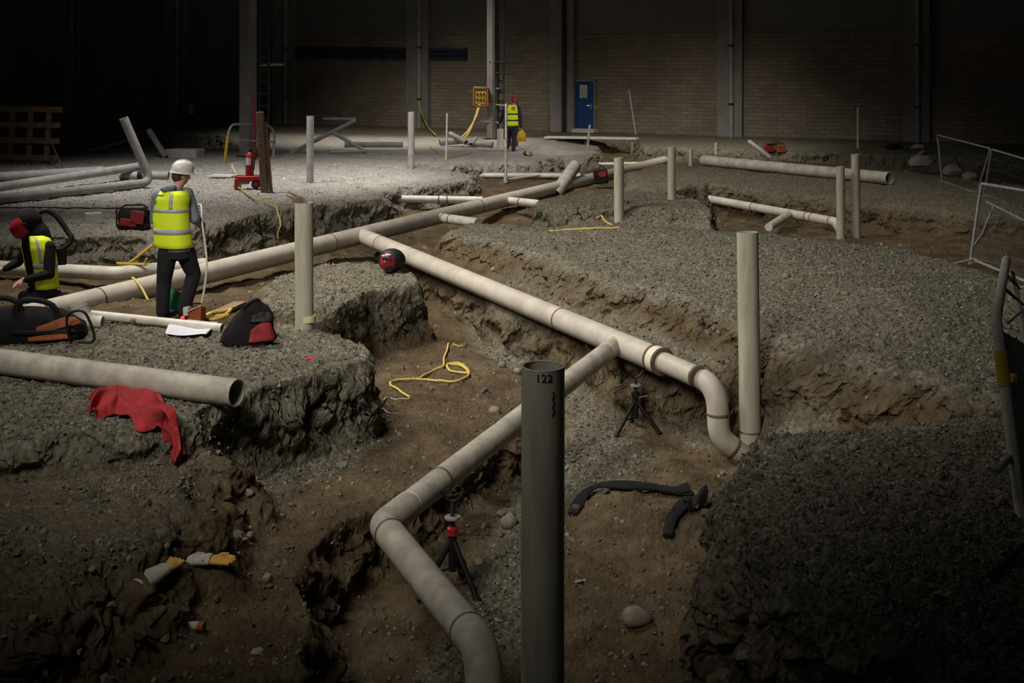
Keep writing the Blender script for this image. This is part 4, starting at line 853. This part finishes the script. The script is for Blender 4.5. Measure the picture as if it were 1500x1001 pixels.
bags()
def small_things():
    c = G(137, 327); o = MB().box((0, 0, .09), (.27, .24, .18), Matrix.Rotation(.5, 3, 'Z')).build('concrete_block', M['block'], None, smooth=False, loc=(0, 0, 0), bevel=.006); o.location = c; tag(o, 'pale block lying on the platform left of the red bag', 'block')
    # paper sheets on the gravel
    z_ = .05; cs = [(250, 477.5), (318, 477), (306, 494), (285, 498.5), (242, 494.5)]; pts = [G(*q, .0) for q in cs]; zt = max(p.z for p in pts)+.02
    n, m_ = 14, 10; rows = []
    for i in range(m_+1):
        for j in range(n+1):
            u, v = j/n, i/m_; q = U(250, 476, 0).lerp(U(320, 476, 0), u).lerp(U(242, 495, 0).lerp(U(302, 498, 0), u), v); z1 = gz(q.x, q.y)
            rows.append((q.x, q.y, max(z1, zt-.02)*.5+(zt-.01)*.5+.012*math.sin(u*5+v*3)+.03))
    o = MB().add(rows, [(i*(n+1)+j, i*(n+1)+j+1, (i+1)*(n+1)+j+1, (i+1)*(n+1)+j) for i in range(m_) for j in range(n)]).build('paper_sheet', M['paper'], None, loc=rows[0]); solid(o, .002); tag(o, 'white paper drawing lying on the gravel beside the slumped black bag', 'paper')
    # white pipe and elbow at the back edge of the near block
    b_, c_ = at(134, 461, 13.3), at(326, 481, 12.75)
    o = empty('drain_pipe', b_, 'thin white pipe lying along the back edge of the near block', 'pipe')
    pth = [b_, c_]; MB().tube(pth, .048, 20, inner=.9).build('pipe', M['pipe_white'], o)
    ring_at(MB(), at(197, 472, 13.08), Vector(c_)-Vector(b_), .048, .05, 1.05).build('band', M['weld'], o)
    q = at(124, 470, 12.95); pth = fillet([at(115, 444, 12.95), q, at(150, 472, 12.95)], .13, 8); o = MB().tube(pth, [.088]*(len(pth)-3)+[.08, .07, .065], 20, inner=.9).build('pipe_elbow', M['pipe_white'], None, loc=q); tag(o, 'white pipe elbow with its mouth up beside the black loop handle', 'pipe elbow')
    MB().tube([pth[0]-(pth[0]-pth[1])*0.0, pth[0]+(pth[1]-pth[0]).normalized()*.05], .094, 20, inner=.9).build('socket_rim', M['pipe_white'], o)
    # green tube between the legs
    g0, g1 = at(243, 466, 14.35), at(262, 428, 14.45); o = MB().tube([g0, g0.lerp(g1, .5), g1], [.085, .10, .125], 20, inner=.93, ).build('tube', M['green'], None, loc=g0); tag(o, 'green plastic tube standing behind the legs of the worker in white helmet', 'tube')
    b = at(288, 471, 13.75); o = empty('tool_box', b, 'small orange tool box by the right foot of the worker in white helmet', 'box'); R = Matrix.Rotation(-.25, 3, 'Z')
    MB().box(b+Vector((0, 0, .085)), (.17, .13, .16), R).build('case', M['orange'], o, bevel=.01); MB().box(b+Vector((-.10, -.02, .12)), (.06, .1, .1), R).build('head', M['block'], o, bevel=.01); MB().tube([b+Vector((-.1, -.07, .12)), b+Vector((.08, -.09, .2))], .006, 6).build('seam', M['sign'], o)
    MB().tube([b+Vector((-.06, 0, .16)), b+Vector((-.04, 0, .2)), b+Vector((.05, 0, .2)), b+Vector((.06, 0, .16))], .01, 6).build('handle', M['black'], o)
    b = at(267.5, 466, 13.55); o = empty('warning_lamp', b, 'small glowing red lamp between the feet and the orange box', 'lamp'); MB().ball(b, (.024, .02, .02), 12, 8).build('lens', M['redlight'], o); MB().box(b-Vector((0, 0, .03)), (.07, .05, .05)).build('base', M['black'], o, bevel=.006)
    cable([(294, 449, 13.8), (299, 425, 13.85), (303, 388, 13.95), (300, 355, 14.05), (296, 325, 14.1), (295, 303, 14.2), (290, 300, 14.25)], .012, 'cable_white', 'white cable rising from the orange box beside the worker in white helmet', ground=False)
    # yellow stand on the left pipe
    Y = U(190, 388, -.22).y; o = empty('stand', at(190, 388, Y), 'yellow tubular stand lying on the pale pipe behind the worker in white helmet', 'stand')
    MB().tube([at(171, 386, Y), at(214, 388, Y)], .02, 8).build('bar', M['yellow'], o); MB().tube([at(188, 387, Y), at(224, 359, Y+.1)], .022, 8).build('brace', M['yellow'], o); MB().tube([at(212, 388, Y), at(215, 378, Y)], .018, 8).build('foot', M['yellow'], o)
    cable([(194, 407, 16.75), (199, 411, 16.6), (208, 423, 16.5), (216, 438, 16.4), (226, 453, 16.3)], .016, 'cable', 'yellow cable looped over the main pipe left of the worker in white helmet', ground=False)
    cable([(341, 273), (349, 279), (357, 284), (373, 297), (386, 300), (398, 305), (408, 315, G(398, 305).y-.35), (411, 330, G(398, 305).y-.5), (407, 342, G(398, 305).y-.5), (408, 356, G(398, 305).y-.5)], .016, 'cable', 'yellow cable running from the red trolley over the platform edge', lift=.05)
    cable([(0, 306), (60, 305.5), (120, 306), (180, 307), (215, 306)], .014, 'black', 'thin dark cable lying across the pale platform behind the white block')
    k = lambda *q: [(400+a/3.3375, 450+b/3.3375) for a, b in q]
    cable(k((920,200),(885,188),(852,216),(836,258),(832,300),(785,323),(722,355),(700,362)), .013, 'cable', 'yellow cable end rising up the soil bank', lift=.01)
    cable(k((848,300),(866,284),(910,284),(946,310),(956,334),(915,330),(868,322),(850,298),(870,290),(925,300),(957,338),(905,370),(830,373),(740,365),(640,366),(590,372),(573,389),(615,418),(668,452)), .013, 'cable', 'looped yellow cable lying on the brown soil bank', lift=.01)
    cable(k((668,454),(600,457),(540,459),(490,466),(520,500),(560,521),(612,524)), .007, 'cable_white', 'thin pale wire curling at the end of the looped yellow cable')
    cable(k((490,466),(470,445),(445,434)), .007, 'cable_white', 'short thin pale wire against the near block wall')
    cable([(805, 339), (840, 337.5), (868, 336), (907, 334)], .012, 'cable', 'yellow strap lying level on the big gravel bench', n=6)
    cable([(874, 322.5), (884, 324.5), (896, 331)], .02, 'cable', 'short yellow strap tail above the level strap on the big gravel bench', n=6)
    cable([(630, 217), (640, 224), (655, 231), (675, 229), (690, 224)], .02, 'cable', 'pale cable lying on the far mound right of the grey upright pipe')
    # plank and straps right of worker
    a, b = at(303, 466, 14.3), at(352, 444, 15.6); d = (b-a).normalized(); s = Vector((-d.y, d.x, 0)).normalized(); o = MB().box((a+b)/2, (.16, (b-a).length, .04), Matrix((s, d, s.cross(d))).transposed()).build('plank', M['wood'], None, smooth=False, loc=(a+b)/2); tag(o, 'pale plank lying in the trench right of the worker in white helmet', 'plank')
    for q, lb in (([(302, 462, 14.2), (312, 458, 14.25), (325, 457, 14.4), (338, 453, 14.7), (330, 461, 14.2), (315, 464, 14.05)], 'tangle of yellow strap on the plank beside the orange box'), ([(300, 466, 14.0), (310, 468, 13.9), (322, 466, 13.95), (334, 462, 14.1)], 'yellow strap in front of the plank beside the slumped black bag')): cable(q, .02, 'cable', lb, ground=False)
    # black hose/strap on trench floor
    w = [G(838, 757, .02), G(848, 742, .03), G(862, 727, .05), G(885, 719, .05), G(920, 719, .05), G(960, 723, .05), G(990, 728, .06), G(1010, 728, .08)]; w = smooth_path(w, 5)
    o = MB().tube(w, [.036+.012*math.sin(i*.4)+.0006*i for i in range(len(w))], 10, flat=(1.2, .5)).build('cloth_strap', M['blackcloth'], None, loc=w[0]); tag(o, 'black webbing strap and cloth sprawled on the trench floor', 'strap')
    a, b = G(985, 745, .05), G(1044, 706, .14); s = Vector((0, 0, 1)); c = MB(); 
    vs = []; n = 10
    for i in range(n+1):
        u = i/n; q = U(1000, 736, -1.02).lerp(U(1036, 712, -1.0), u); dn = U(1010, 754, -1.08).lerp(U(1036, 742, -1.05), u)
        for j in range(7): t = j/6; r_ = q.lerp(dn, t); r_.z = max(r_.z, gz(r_.x, r_.y)+.04); vs.append(r_+Vector((0, -.03*math.sin(t*PI), .05*math.sin(t*PI)+.025*math.sin(u*9+t*4))))
    c.add(vs, [(i*7+j, i*7+j+1, (i+1)*7+j+1, (i+1)*7+j) for i in range(n) for j in range(6)]); solid(c.build('flap', M['blackcloth'], o, subd=1), .01)
    t = smooth_path([G(1008, 742, .05), G(995, 755, .05), G(983, 770, .04), G(978, 791, .03)], 5); MB().tube(t, [.075-.002*i for i in range(len(t))], 10, flat=(1.0, .5)).build('tail', M['blackcloth'], o)
    # gloves
    def glove(base, ang, label, curl):
        b = G(*base); o = empty('work_glove', b, label, 'glove'); d = Vector((math.cos(ang), math.sin(ang), 0)); s = Vector((-d.y, d.x, 0))
        cu = MB(); rg = [[b+d*x+s*w*math.cos(a)+Vector((0, 0, .03+h*math.sin(a))) for a in (2*PI*j/20 for j in range(20))] for x, w, h in ((-.30, .105, .05), (-.15, .09, .048), (-.02, .066, .036), (.01, .06, .034))]
        rg = rg+[[b+d*x+s*w*math.cos(a)+Vector((0, 0, .03+h*math.sin(a))) for a in (2*PI*j/20 for j in range(20))] for x, w, h in ((0, .055, .028), (-.15, .083, .042), (-.292, .098, .044))]
        cu.rings(rg, False).build('cuff', M['cuff'], o, label='grey canvas cuff')
        hb = MB(); hb.ball(b+d*.05+Vector((0, 0, .03)), (.062, .075, .03), 14, 8, Matrix((s, d, Vector((0, 0, 1)))).transposed())
        for i, ln in enumerate((.075, .09, .085, .07)):
            p0 = b+d*.09+s*(.045-.03*i)+Vector((0, 0, .03)); a2 = (.18-.12*i); dd = (d*math.cos(a2)+s*math.sin(a2)); hb.tube([p0-d*.03, p0, p0+dd*ln*.55+Vector((0, 0, .012*curl)), p0+dd*ln*(1-.3*curl)+Vector((0, 0, -.012*curl))], [.016, .017, .016, .012], 10)
        p0 = b+d*.03+s*.05+Vector((0, 0, .03)); hb.tube([p0-s*.02, p0+(d*.5+s*.8)*.045, p0+(d*.9+s*.7)*.075], [.019, .018, .013], 10)
        organic(hb, 'palm_and_fingers', M['glove'], o, .006, 2, label='tan leather hand')
    glove((240, 841), 1.15, 'left of two work gloves, cuff towards us, on the brown soil', .8); glove((308, 829), -.12, 'right of two work gloves, fingers pointing right, on the brown soil', .3)
    b = G(286, 925, .03); o = empty('hand_tool', b, 'small dropped tool with orange band in front of the gloves', 'tool'); MB().tube([b+Vector((-.06, .01, 0)), b+Vector((.02, 0, 0))], [.024, .028], 12).build('head', M['cuff'], o); MB().tube([b+Vector((.02, 0, 0)), b+Vector((.06, -.01, 0))], .029, 12).build('band', M['orange'], o, label='orange band'); MB().tube(smooth_path([b+Vector((-.06, .01, 0)), b+Vector((-.14, .03, .01)), b+Vector((-.24, .02, 0))], 4), .007, 8).build('wire_handle', M['steel'], o)
    # red cloth
    up = [(490,440),(535,375),(590,345),(660,335),(740,345),(800,362),(860,385),(905,410),(935,460),(960,520),(985,590),(1005,670),(1022,745)]
    lo = [(515,510),(560,508),(600,500),(650,482),(690,505),(730,530),(780,548),(830,585),(870,615),(900,650),(925,680),(945,720),(968,775)]
    cv = lambda q: (q[0]/3.75, 480+q[1]/3.75)
    n = len(up)-1; N_, K_ = n*5, 16; vs = []
    for i in range(N_+1):
        u = i/N_*n; a = min(int(u), n-1); fu = u-a; pa = Vector(cv(up[a])).lerp(Vector(cv(up[a+1])), fu); pb = Vector(cv(lo[a])).lerp(Vector(cv(lo[a+1])), fu)
        for j in range(K_+1):
            t = j/K_; q = pa.lerp(pb, t); w = G(q.x, q.y)
            fold = .045*math.sin(t*15+u*.55+1.2*math.sin(u*.8))+.034*math.sin(t*7-u*1.3)+.018*math.sin(u*2.3+t*3)
            vs.append(w+Vector((0.3*fold, -.45*abs(fold)-.03, .055+fold*.75+.045*math.sin(PI*t))))
    o = MB().add(vs, [(i*(K_+1)+j, i*(K_+1)+j+1, (i+1)*(K_+1)+j+1, (i+1)*(K_+1)+j) for i in range(N_) for j in range(K_)]).build('jacket', M['redcloth'], None, loc=vs[0], angle=180); solid(o, .014); q = o.modifiers.new('s', 'SUBSURF'); q.render_levels = q.levels = 1; tag(o, 'crumpled red cloth jacket draped over the near block edge', 'cloth')
    for k, (cx, cy, lb) in enumerate(((690, 500, 0), )):
        pass
    mk = MB()
    for k in range(26):
        a = rng.random()*6.28; r_ = 8*rng.random()**.7; q = G(456+r_*math.cos(a), 527+r_*.55*math.sin(a), .012); mk.ball(q, (.012+.012*rng.random(), .016, .008), 7, 5)
    tag(mk.build('paint_mark', M['red'], None, loc=G(456, 527)), 'red spray paint dabs on the gravel near the block corner', 'paint mark')
small_things()
def tripod(top, foot_y, label, head_m, spread, turn):
    b = G(top[0], foot_y); t = at(top[0], top[1], b.y); H = t.z-b.z; o = empty('pipe_stand', b, label, 'pipe stand')
    hub = Vector((b.x, b.y, b.z+H*.60)); MB().tube([Vector((b.x, b.y, b.z+H*.22)), hub+Vector((0, 0, H*.02))], .032, 14).build('tube', M['black'], o); MB().tube([hub, t-Vector((0, 0, .03))], .019, 12).build('screw', M['darksteel'], o)
    MB().lathe(hub+Vector((0, 0, .02)), [(.03, -.03), (.045, -.02), (.045, .03), (.03, .04)], 16).build('collar', M[head_m], o)
    MB().lathe(hub+Vector((0, 0, .12)), [(.02, 0), (.062, .002), (.062, .016), (.02, .02)], 18).build('adjusting_ring', M['steel'], o)
    v = MB()
    for s in (-1, 1): v.tube([t-Vector((0, 0, .05)), t+Vector((s*.05, 0, -.02)), t+Vector((s*.09, 0, .04))], .014, 8)
    v.build('vee_head', M['black'], o)
    MB().tube([hub+Vector((.03, -.02, -.0)), hub+Vector((.13, -.06, .03))], .010, 8).build('lever', M['chrome'], o)
    for k in range(3):
        a = turn+k*2*PI/3; x_, y_ = b.x+spread*math.cos(a), b.y+spread*math.sin(a); e = Vector((x_, y_, gz(x_, y_)+.015)); lg = MB().tube([hub-Vector((0, 0, .03)), e], .022, 10).build('leg', M['black'], o)
        MB().tube([Vector((b.x, b.y, b.z+H*.25)), hub.lerp(e, .62)], .009, 8).build('brace', M['black'], lg); MB().ball(e, (.035, .035, .015), 10, 6).build('foot', M['black'], lg)
tripod((931, 548), 633, 'black tripod pipe stand under the joint of the two branch pipes', 'black', .27, -.45)
tripod((663, 727), 868, 'black tripod pipe stand with red collar under the elbow branch', 'red', .26, -.75)

# ------------------------------------------------------------------ middle distance
def mid_things():
    g = G(358, 279); o = empty('trolley', g, 'red wheeled trolley under the fire extinguisher', 'trolley'); q = F/g.y
    A = lambda x, y, d=0.0: at(x, y, g.y)+Vector((0, d, 0))
    MB().box(A(364, 262)+Vector((0, .12, 0)), (.60, .30, .12)).build('deck', M['red'], o, bevel=.02); MB().box(A(347, 270)+Vector((0, .1, 0)), (.10, .28, .26)).build('front_leg', M['red'], o, bevel=.015)
    for d in (.0, .26): MB().lathe(A(375, 270, d-.03), [(.06, 0), (.10, 0), (.10, .06), (.06, .06)], 20, axis=(0, 1, 0)).build('wheel', M['black'], o); MB().lathe(A(375, 270, d-.045), [(.055, 0), (.055, .08)], 16, axis=(0, 1, 0)).build('hub', M['redbag'], o)
    MB().box(A(358, 267)+Vector((0, .1, 0)), (.16, .2, .10)).build('motor', M['steel'], o, bevel=.02)
    e = A(364, 258, .12); o = empty('fire_extinguisher', e, 'red fire extinguisher with white label standing on the trolley', 'fire extinguisher')
    MB().lathe(e, [(.085, 0), (.092, .02), (.092, .42), (.08, .47), (.045, .51), (.03, .53)], 24).build('cylinder', M['red'], o); MB().lathe(e, [(.03, .53), (.035, .54), (.035, .58), (.02, .59)], 12).build('valve', M['black'], o)
    MB().tube([e+Vector((.03, 0, .57)), e+Vector((.11, -.02, .60))], .012, 8).build('lever', M['black'], o); MB().tube(smooth_path([e+Vector((.03, 0, .55)), e+Vector((.12, -.03, .5)), e+Vector((.115, -.04, .3)), e+Vector((.10, -.04, .12))], 5), .013, 8).build('hose', M['black'], o)
    lb = MB(); n = 8; v = []
    for i in range(n+1):
        a = -PI/2-.65+1.3*i/n-.15
        for z_ in (.24, .40): v.append(e+Vector((.0935*math.cos(a), .0935*math.sin(a), z_)))
    lb.add(v, [(2*i, 2*i+2, 2*i+3, 2*i+1) for i in range(n)]).build('label_plate', M['sign'], o)
    rp = at(373, 252, g.y+2); o = MB().tube([at(372, 143, 35.3), at(374, 242, 35.3)], .035, 8).build('marker_post', M['redbag'], None, loc=at(374, 242, 35.3)); tag(o, 'thin red post standing between the pale column and the timber', 'post')
    b = G(388, 283); tp = at(381, 164, b.y); d = (tp-b).normalized(); o = empty('timber_post', b, 'rough upright timber beside the fire extinguisher', 'timber')
    R = Matrix((Vector((1, 0, -d.x/d.z)).normalized(), Vector((0, 1, 0)), d)).transposed()
    MB().box((b+tp)/2-Vector((0, 0, .1)), (.155, .12, (tp-b).length+.2), R).build('beam', M['wood_dark'], o, smooth=False, bevel=.012); MB().box((b+tp)/2+Vector((.115, .02, -.12)), (.07, .10, (tp-b).length*.9), R @ Matrix.Rotation(-.03, 3, 'Y')).build('side_batten', M['wood_dark'], o, smooth=False)
    for k in range(4): MB().tube([b.lerp(tp, .15+.22*k)+Vector((-.05+.03*k, -.06, 0)), b.lerp(tp, .15+.22*k)+Vector((-.05+.03*k, -.09, .005))], .008, 6).build('nail', M['darksteel'], o)
    # hoop barrier
    Y = 34.2; hb = empty('guard_rail', at(329, 239, Y), 'grey hoop guard rail with yellow sleeve passing behind the pale column', 'guard rail')
    MB().tube(fillet([at(328.5, 239, Y), at(336, 182, Y), at(404, 183, Y+2.6), at(399, 245, Y+1.0)], .35), .035, 10).build('hoop', M['steel'], hb); MB().tube([at(329, 238, Y), at(333.5, 199, Y)], .042, 10).build('sleeve', M['yellow'], hb); MB().tube([at(331, 205, Y), at(401, 208, Y+1.8)], .03, 8).build('mid_rail', M['steel'], hb)
    a = G(327, 260, .02); o = MB().box((0, 0, .02), (.62, .45, .04), Matrix.Rotation(-.2, 3, 'Z')).build('board', M['sign'], None, smooth=False, loc=(0, 0, 0)); o.location = a; tag(o, 'white sheet lying on the pale platform left of the fire extinguisher', 'board')
    p0, p1 = G(346, 256), at(339, 241, G(346, 256).y); o = MB().tube([p0, p1], .03, 8).build('stick', M['sign'], None, loc=p0); tag(o, 'white stick propped up beside the white sheet', 'stick')
    # wooden lattice
    Y = 33.5; lt = empty('wooden_lattice', at(45, 250, Y), 'open wooden lattice frame standing at the far left', 'wooden frame')
    for x in (-8, 17, 44, 70): MB().box((at(x+2, 158, Y)+at(x-3, 250, Y))/2, (.13, .07, 1.78), Matrix.Rotation(.05, 3, 'Y')).build('upright', M['wood_dark'], lt, smooth=False)
    for y_, x1 in ((160, 91), (183, 88), (206, 87), (231, 83)): a, b = at(-40, y_-2, Y-.06), at(x1, y_+1, Y-.06); MB().box((a+b)/2, ((b-a).length, .05, .15), Matrix.Rotation(.02, 3, 'Y')).build('rail', M['wood_dark'], lt, smooth=False)
    MB().tube([at(73, 205, Y), G(93, 249)], .02, 6).build('prop', M['wood_dark'], lt)
    s = G(271, 230); o = MB().box((0, 0, .10), (1.0, .6, .28), Matrix.Rotation(-.2, 3, 'Z')).build('concrete_slab', M['block'], None, smooth=False, loc=(0, 0, 0), bevel=.03); o.location = s; tag(o, 'broken concrete slab behind the helmet and leaning pipe', 'slab')
    # cone
    c = Wd(280, None, 1.4); c.z = 0; o = empty('traffic_cone', c, 'red and white traffic cone by the dark wall at left', 'traffic cone'); MB().lathe(c, [(.20, 0.02), (.17, .10), (.125, .42)], 20).build('cone_base', M['red'], o); MB().lathe(c, [(.125, .42), (.05, .86), (.03, .90)], 20).build('cone_top', M['sign'], o); MB().box(c+Vector((0, 0, .015)), (.46, .46, .03)).build('foot', M['black'], o, smooth=False)
    # scaffold board bridge before the door
    Yb = 44.5; a, b = at(800, 201, Yb), at(934, 203, Yb-1.2); o = empty('gangway', (a+b)/2, 'long plank gangway on a leg in front of the blue door', 'gangway'); d = (b-a).normalized(); s_ = Vector((-d.y, d.x, 0)).normalized()
    MB().box((a+b)/2, ((b-a).length, .5, .06), Matrix((d, s_, d.cross(s_))).transposed()).build('plank', M['block'], o, smooth=False)
    MB().tube([at(926, 203, 43.2), at(926, 236, 43.2)], .06, 10).build('leg', M['steel'], o); MB().tube([at(858, 203, 44), at(858, 225, 44)], .05, 10).build('leg', M['steel'], o)
    a = Wd(857, 191.5, .5); o = MB().box(a, (.95, .5, .14), WR).build('door_step', M['block'], None, smooth=False, loc=a); tag(o, 'pale step under the blue door', 'step')
    a, b = at(921, 131, 45.8), at(931.5, 198, 45.0); o = MB().tube([a, b], .035, 8).build('pole', M['steel'], None, loc=b); tag(o, 'thin pole leaning on the wall right of the blue door', 'pole')
    b = G(733, 217); t = at(733, 189, b.y); o = MB().tube([Vector((b.x, b.y, b.z-.2)), Vector((b.x, b.y, t.z))], .11, 18).build('bollard', M['block'], None, loc=b); tag(o, 'pale concrete bollard left of the far worker', 'bollard')
    a, b = at(1098, 208, 38.3), at(1131, 233, 35.5); o = MB().tube([a, b], .07, 12).build('drain_pipe', M['pipe_grey'], None, loc=b); tag(o, 'short dark pipe tipped down left of the orange tool case', 'pipe')
    for (x, y, w_, h_, m_, lb) in ((1352, 246, 34, 15, 'sack', 'pale sack slumped left of the far mesh barrier'), (1398, 256, 24, 14, 'sack', 'pale sack seen through the far mesh barrier'), (1424, 263, 20, 11, 'sack', 'small pale sack between the two mesh barriers'), (1312, 219, 22, 8, 'blackcloth', 'dark sack at the foot of the darkest wall'), (1347, 218, 16, 6, 'sack', 'pale sack end beside the dark sack near the wall')):
        b = G(x, y); k = b.y/F; o = slump(b, [(0, w_*k*.5, .16, 0, .1), (h_*k*.35, w_*k*.54, .2, 0, .1), (h_*k*.75, w_*k*.42, .15, 0, .1), (h_*k, w_*k*.2, .06, 0, .1)], 20, .25, x, .2).build('sack', M[m_], None, loc=b); tag(o, lb, 'sack')
    b = G(1354, 240); pipe_thing(fillet([b+Vector((-.35, 0, .02)), b+Vector((0, .1, .22)), at(1354, 222, b.y+.2)], .1), .05, 'pipe_grey', 'bent pipe rising beside the pale sack at far right', hollow=False)
    for (x, y, r, lb) in ((746, 772, 13, 'fist sized pale boulder right of the red collared stand'), (931, 914, 19, 'largest boulder, at the bottom right of the trench'), (363, 727, 8, 'pale cobble at the foot of the near block wall'), (366, 787, 6, 'rounded cobble above the lower pair by the gloves'), (359, 797, 6, 'pale cobble behind the right glove'), (1152, 409, 6, 'dark stone on the big bench right of the tall riser'), (1238, 433, 5, 'pale stone near the middle of the big bench'), (758, 547, 6, 'pale stone just left of the pipe marked 122'), (736, 538, 6, 'brown stone on the bank behind the pipe marked 122'), (724, 606, 8, 'brown stone on the bank left of the pipe marked 122'), (735, 757, 7, 'small stone behind the fist sized boulder'), (703, 828, 7, 'grey stone on the trench floor right of the red collared stand'), (1250, 660, 8, 'flat stone on the near right bank'), (1313, 555, 6, 'pale stone stuck in the big bench face')):
        b = G(x, y); k = b.y/F*r; mb = MB(); vs = []
        mb.ball((0, 0, k*.45), (k*1.1, k*.9, k*.8), 14, 9, Matrix.Rotation(x % 7, 3, 'Z')); mb.v = [tuple(Vector(v)*(1+.22*float(pnoise(np.array([v[0]/k*1.2+x]), np.array([v[1]/k*1.2]), np.array([v[2]/k*1.2]))[0]))) for v in mb.v]
        o = mb.build('boulder', M['stone'], None, loc=(0, 0, 0)); o.location = b; tag(o, lb, 'stone')
mid_things()
# ------------------------------------------------------------------ mesh barriers at the right
def barrier(bl, br, tl, tr, label, nfeet=((.08, 1),), wires=34):
    bl, br, tl, tr = map(Vector, (bl, br, tl, tr)); o = empty('mesh_barrier', bl, label, 'barrier')
    MB().tube(fillet([bl, tl, tr, br, bl], .06, 5), .021, 10).build('frame', M['steel'], o)
    w = MB()
    for k in range(1, wires): u = k/wires; w.tube([bl.lerp(br, u), tl.lerp(tr, u)], .003, 4, cap=False)
    for k in range(1, 5): v = k/5; w.tube([bl.lerp(tl, v), br.lerp(tr, v)], .003, 4, cap=False)
    w.build('mesh_panel', M['wire'], o)
    d = (br-bl).normalized(); s = Vector((-d.y, d.x, 0))
    for u in (.06, .9):
        q = bl.lerp(br, u); f = MB(); f.tube([q+Vector((0, 0, .02)), q+s*.30+Vector((0, 0, -.05)), q+s*.34+Vector((0, 0, -.06))], .016, 8); f.tube([q+Vector((0, 0, .02)), q-s*.30+Vector((0, 0, -.05)), q-s*.34+Vector((0, 0, -.06))], .016, 8); f.build('foot', M['steel'], o)
    return o, bl, br, tl, tr
barrier(at(1380, 266, 28.8), at(1431, 283, 26.3), at(1373, 198, 28.8), at(1451, 218, 25.6), 'farthest mesh barrier panel, before the dark right wall')
barrier(at(1441, 286, 25.9), at(1530, 318, 22.6), at(1453, 219, 25.4), at(1545, 246, 22.3), 'middle mesh barrier panel joined to the farthest one')
o, bl, br, tl, tr = barrier(at(1422, 379, 17.5), at(1530, 424, 15.2), at(1437.5, 269, 17.4), at(1540, 286, 15.1), 'mesh barrier panel standing behind the leaning near barrier')
for (x0, y0, x1, y1) in ((1436, 348, 1452, 300), (1452, 350, 1456, 280)): pass
MB().tube([tl.lerp(tr, .15)+Vector((0, .15, -.25)), tl.lerp(tr, .8)+Vector((0, .15, -.42))], .016, 8).build('inner_rail', M['steel'], o)
MB().tube([bl.lerp(br, .1)+Vector((0, .1, .22)), bl.lerp(br, .22)+Vector((0, .1, .42)), tl.lerp(tr, .24)+Vector((0, .1, -.3))], .016, 8).build('stay', M['steel'], o)
def near_barrier():
    o = empty('barrier_panel', at(1495, 745, 7.4), 'leaning barrier with yellow sleeve at the right frame edge', 'barrier')
    a, b, c = at(1474, 381, 9.6), at(1459, 466, 7.7), at(1500, 790, 7.3)
    MB().tube(fillet([a, b, c], .10, 8), .034, 14).build('end_post', M['post'], o)
    dd = (c-b).normalized(); p0 = b+dd*((at(1465, 512, 7.6)-b).length); p1 = b+dd*((at(1470, 566, 7.55)-b).length); MB().tube([p0, p1], .041, 14).build('sleeve', M['yellow'], o, label='yellow sleeve')
    e, f_, g_ = at(1482, 401, 9.5), at(1503, 500, 7.9), at(1530, 800, 7.5); MB().tube(fillet([e, f_, g_], .1, 8), .024, 12).build('rail', M['post'], o)
    for t in (.25, .5): q = a.lerp(b, t); MB().tube([q+Vector((-.045, 0, 0)), q+Vector((.0, -.045, .0)), e.lerp(f_, t)+Vector((.03, -.03, 0)), e.lerp(f_, t)+Vector((.03, .03, 0)), q+Vector((0, .045, 0)), q+Vector((-.045, 0, 0))], .006, 6).build('cable_tie', M['black'], o)
    pn = MB(); u0, u1 = b.lerp(c, .05), b.lerp(c, .98); v0, v1 = f_.lerp(g_, .02), f_.lerp(g_, .98); pn.add([u0, u1, v1, v0], [(0, 1, 2, 3)]); solid(pn.build('infill_panel', M['infill'], o, smooth=False), .01)
    MB().tube([at(1485, 664, 7.5), at(1459, 692, 7.2)], .022, 10).build('foot', M['steel'], o); MB().tube([at(1476, 474, 7.8), at(1492, 460, 7.9), at(1503, 452, 8)], .008, 8).build('tie_wire', M['steel'], o)
    q = at(1485, 554, 7.5); MB().box(q, (.03, .04, .05)).build('clip', M['yellow'], o, bevel=.004)
    a, b = G(1448, 852, .02), at(1500, 800, G(1448, 852).y+.3); r = MB().tube([a, b], .018, 8).build('stake', M['darksteel'], None, loc=a); tag(r, 'dark stake on the near right bank under the leaning barrier', 'stake')
near_barrier()
spot('unseen_spot', (-7.5, 17, 11), (-1.2, 17.6, 0), 10800, 80, 1.0, 2.5, (1, .95, .86))
spot('unseen_spot', (-8.5, 26, 9), (-7.2, 29, 0), 4200, 80, 1.0, 1.5, (1, .96, .92))  # added to brighten the pale platform and the left pipe heap
spot('unseen_spot', (-2.8, 26.5, 9), (0, 31, 0), 5200, 90, 1.0, 1.5, (1, .95, .89))  # added over the far trench, where main pipe and ground stayed dim
spot('unseen_spot', (-4.2, 40.5, 8), (-3.8, 44.5, 0), 3600, 90, 1.0, 1.3, (1, .92, .80))  # added to light the left part of the back wall
spot('unseen_spot', (5, 36.5, 8), (4.8, 40.5, 0), 3200, 86, 1.0, 1.3, (1, .92, .80))  # added to light the right part of the back wall
spot('unseen_spot', (5.5, 24, 9), (6.2, 26, 0), 1300, 80, 1.0, 1.5, (1, .94, .84))  # added to lift the dim right-hand trench and bench
spot('unseen_spot', (-4.5, 3.2, 8.5), (-.1, 14.6, 0), 6200, 55, 1.0, 2.2, (1, .95, .86))  # added fill from the near side for upright pipe, mound face and bank
w_ = bpy.data.worlds.new('world'); sc.world = w_; w_.use_nodes = True
w_.node_tree.nodes['Background'].inputs['Color'].default_value = (.9, .95, 1, 1); w_.node_tree.nodes['Background'].inputs['Strength'].default_value = .008
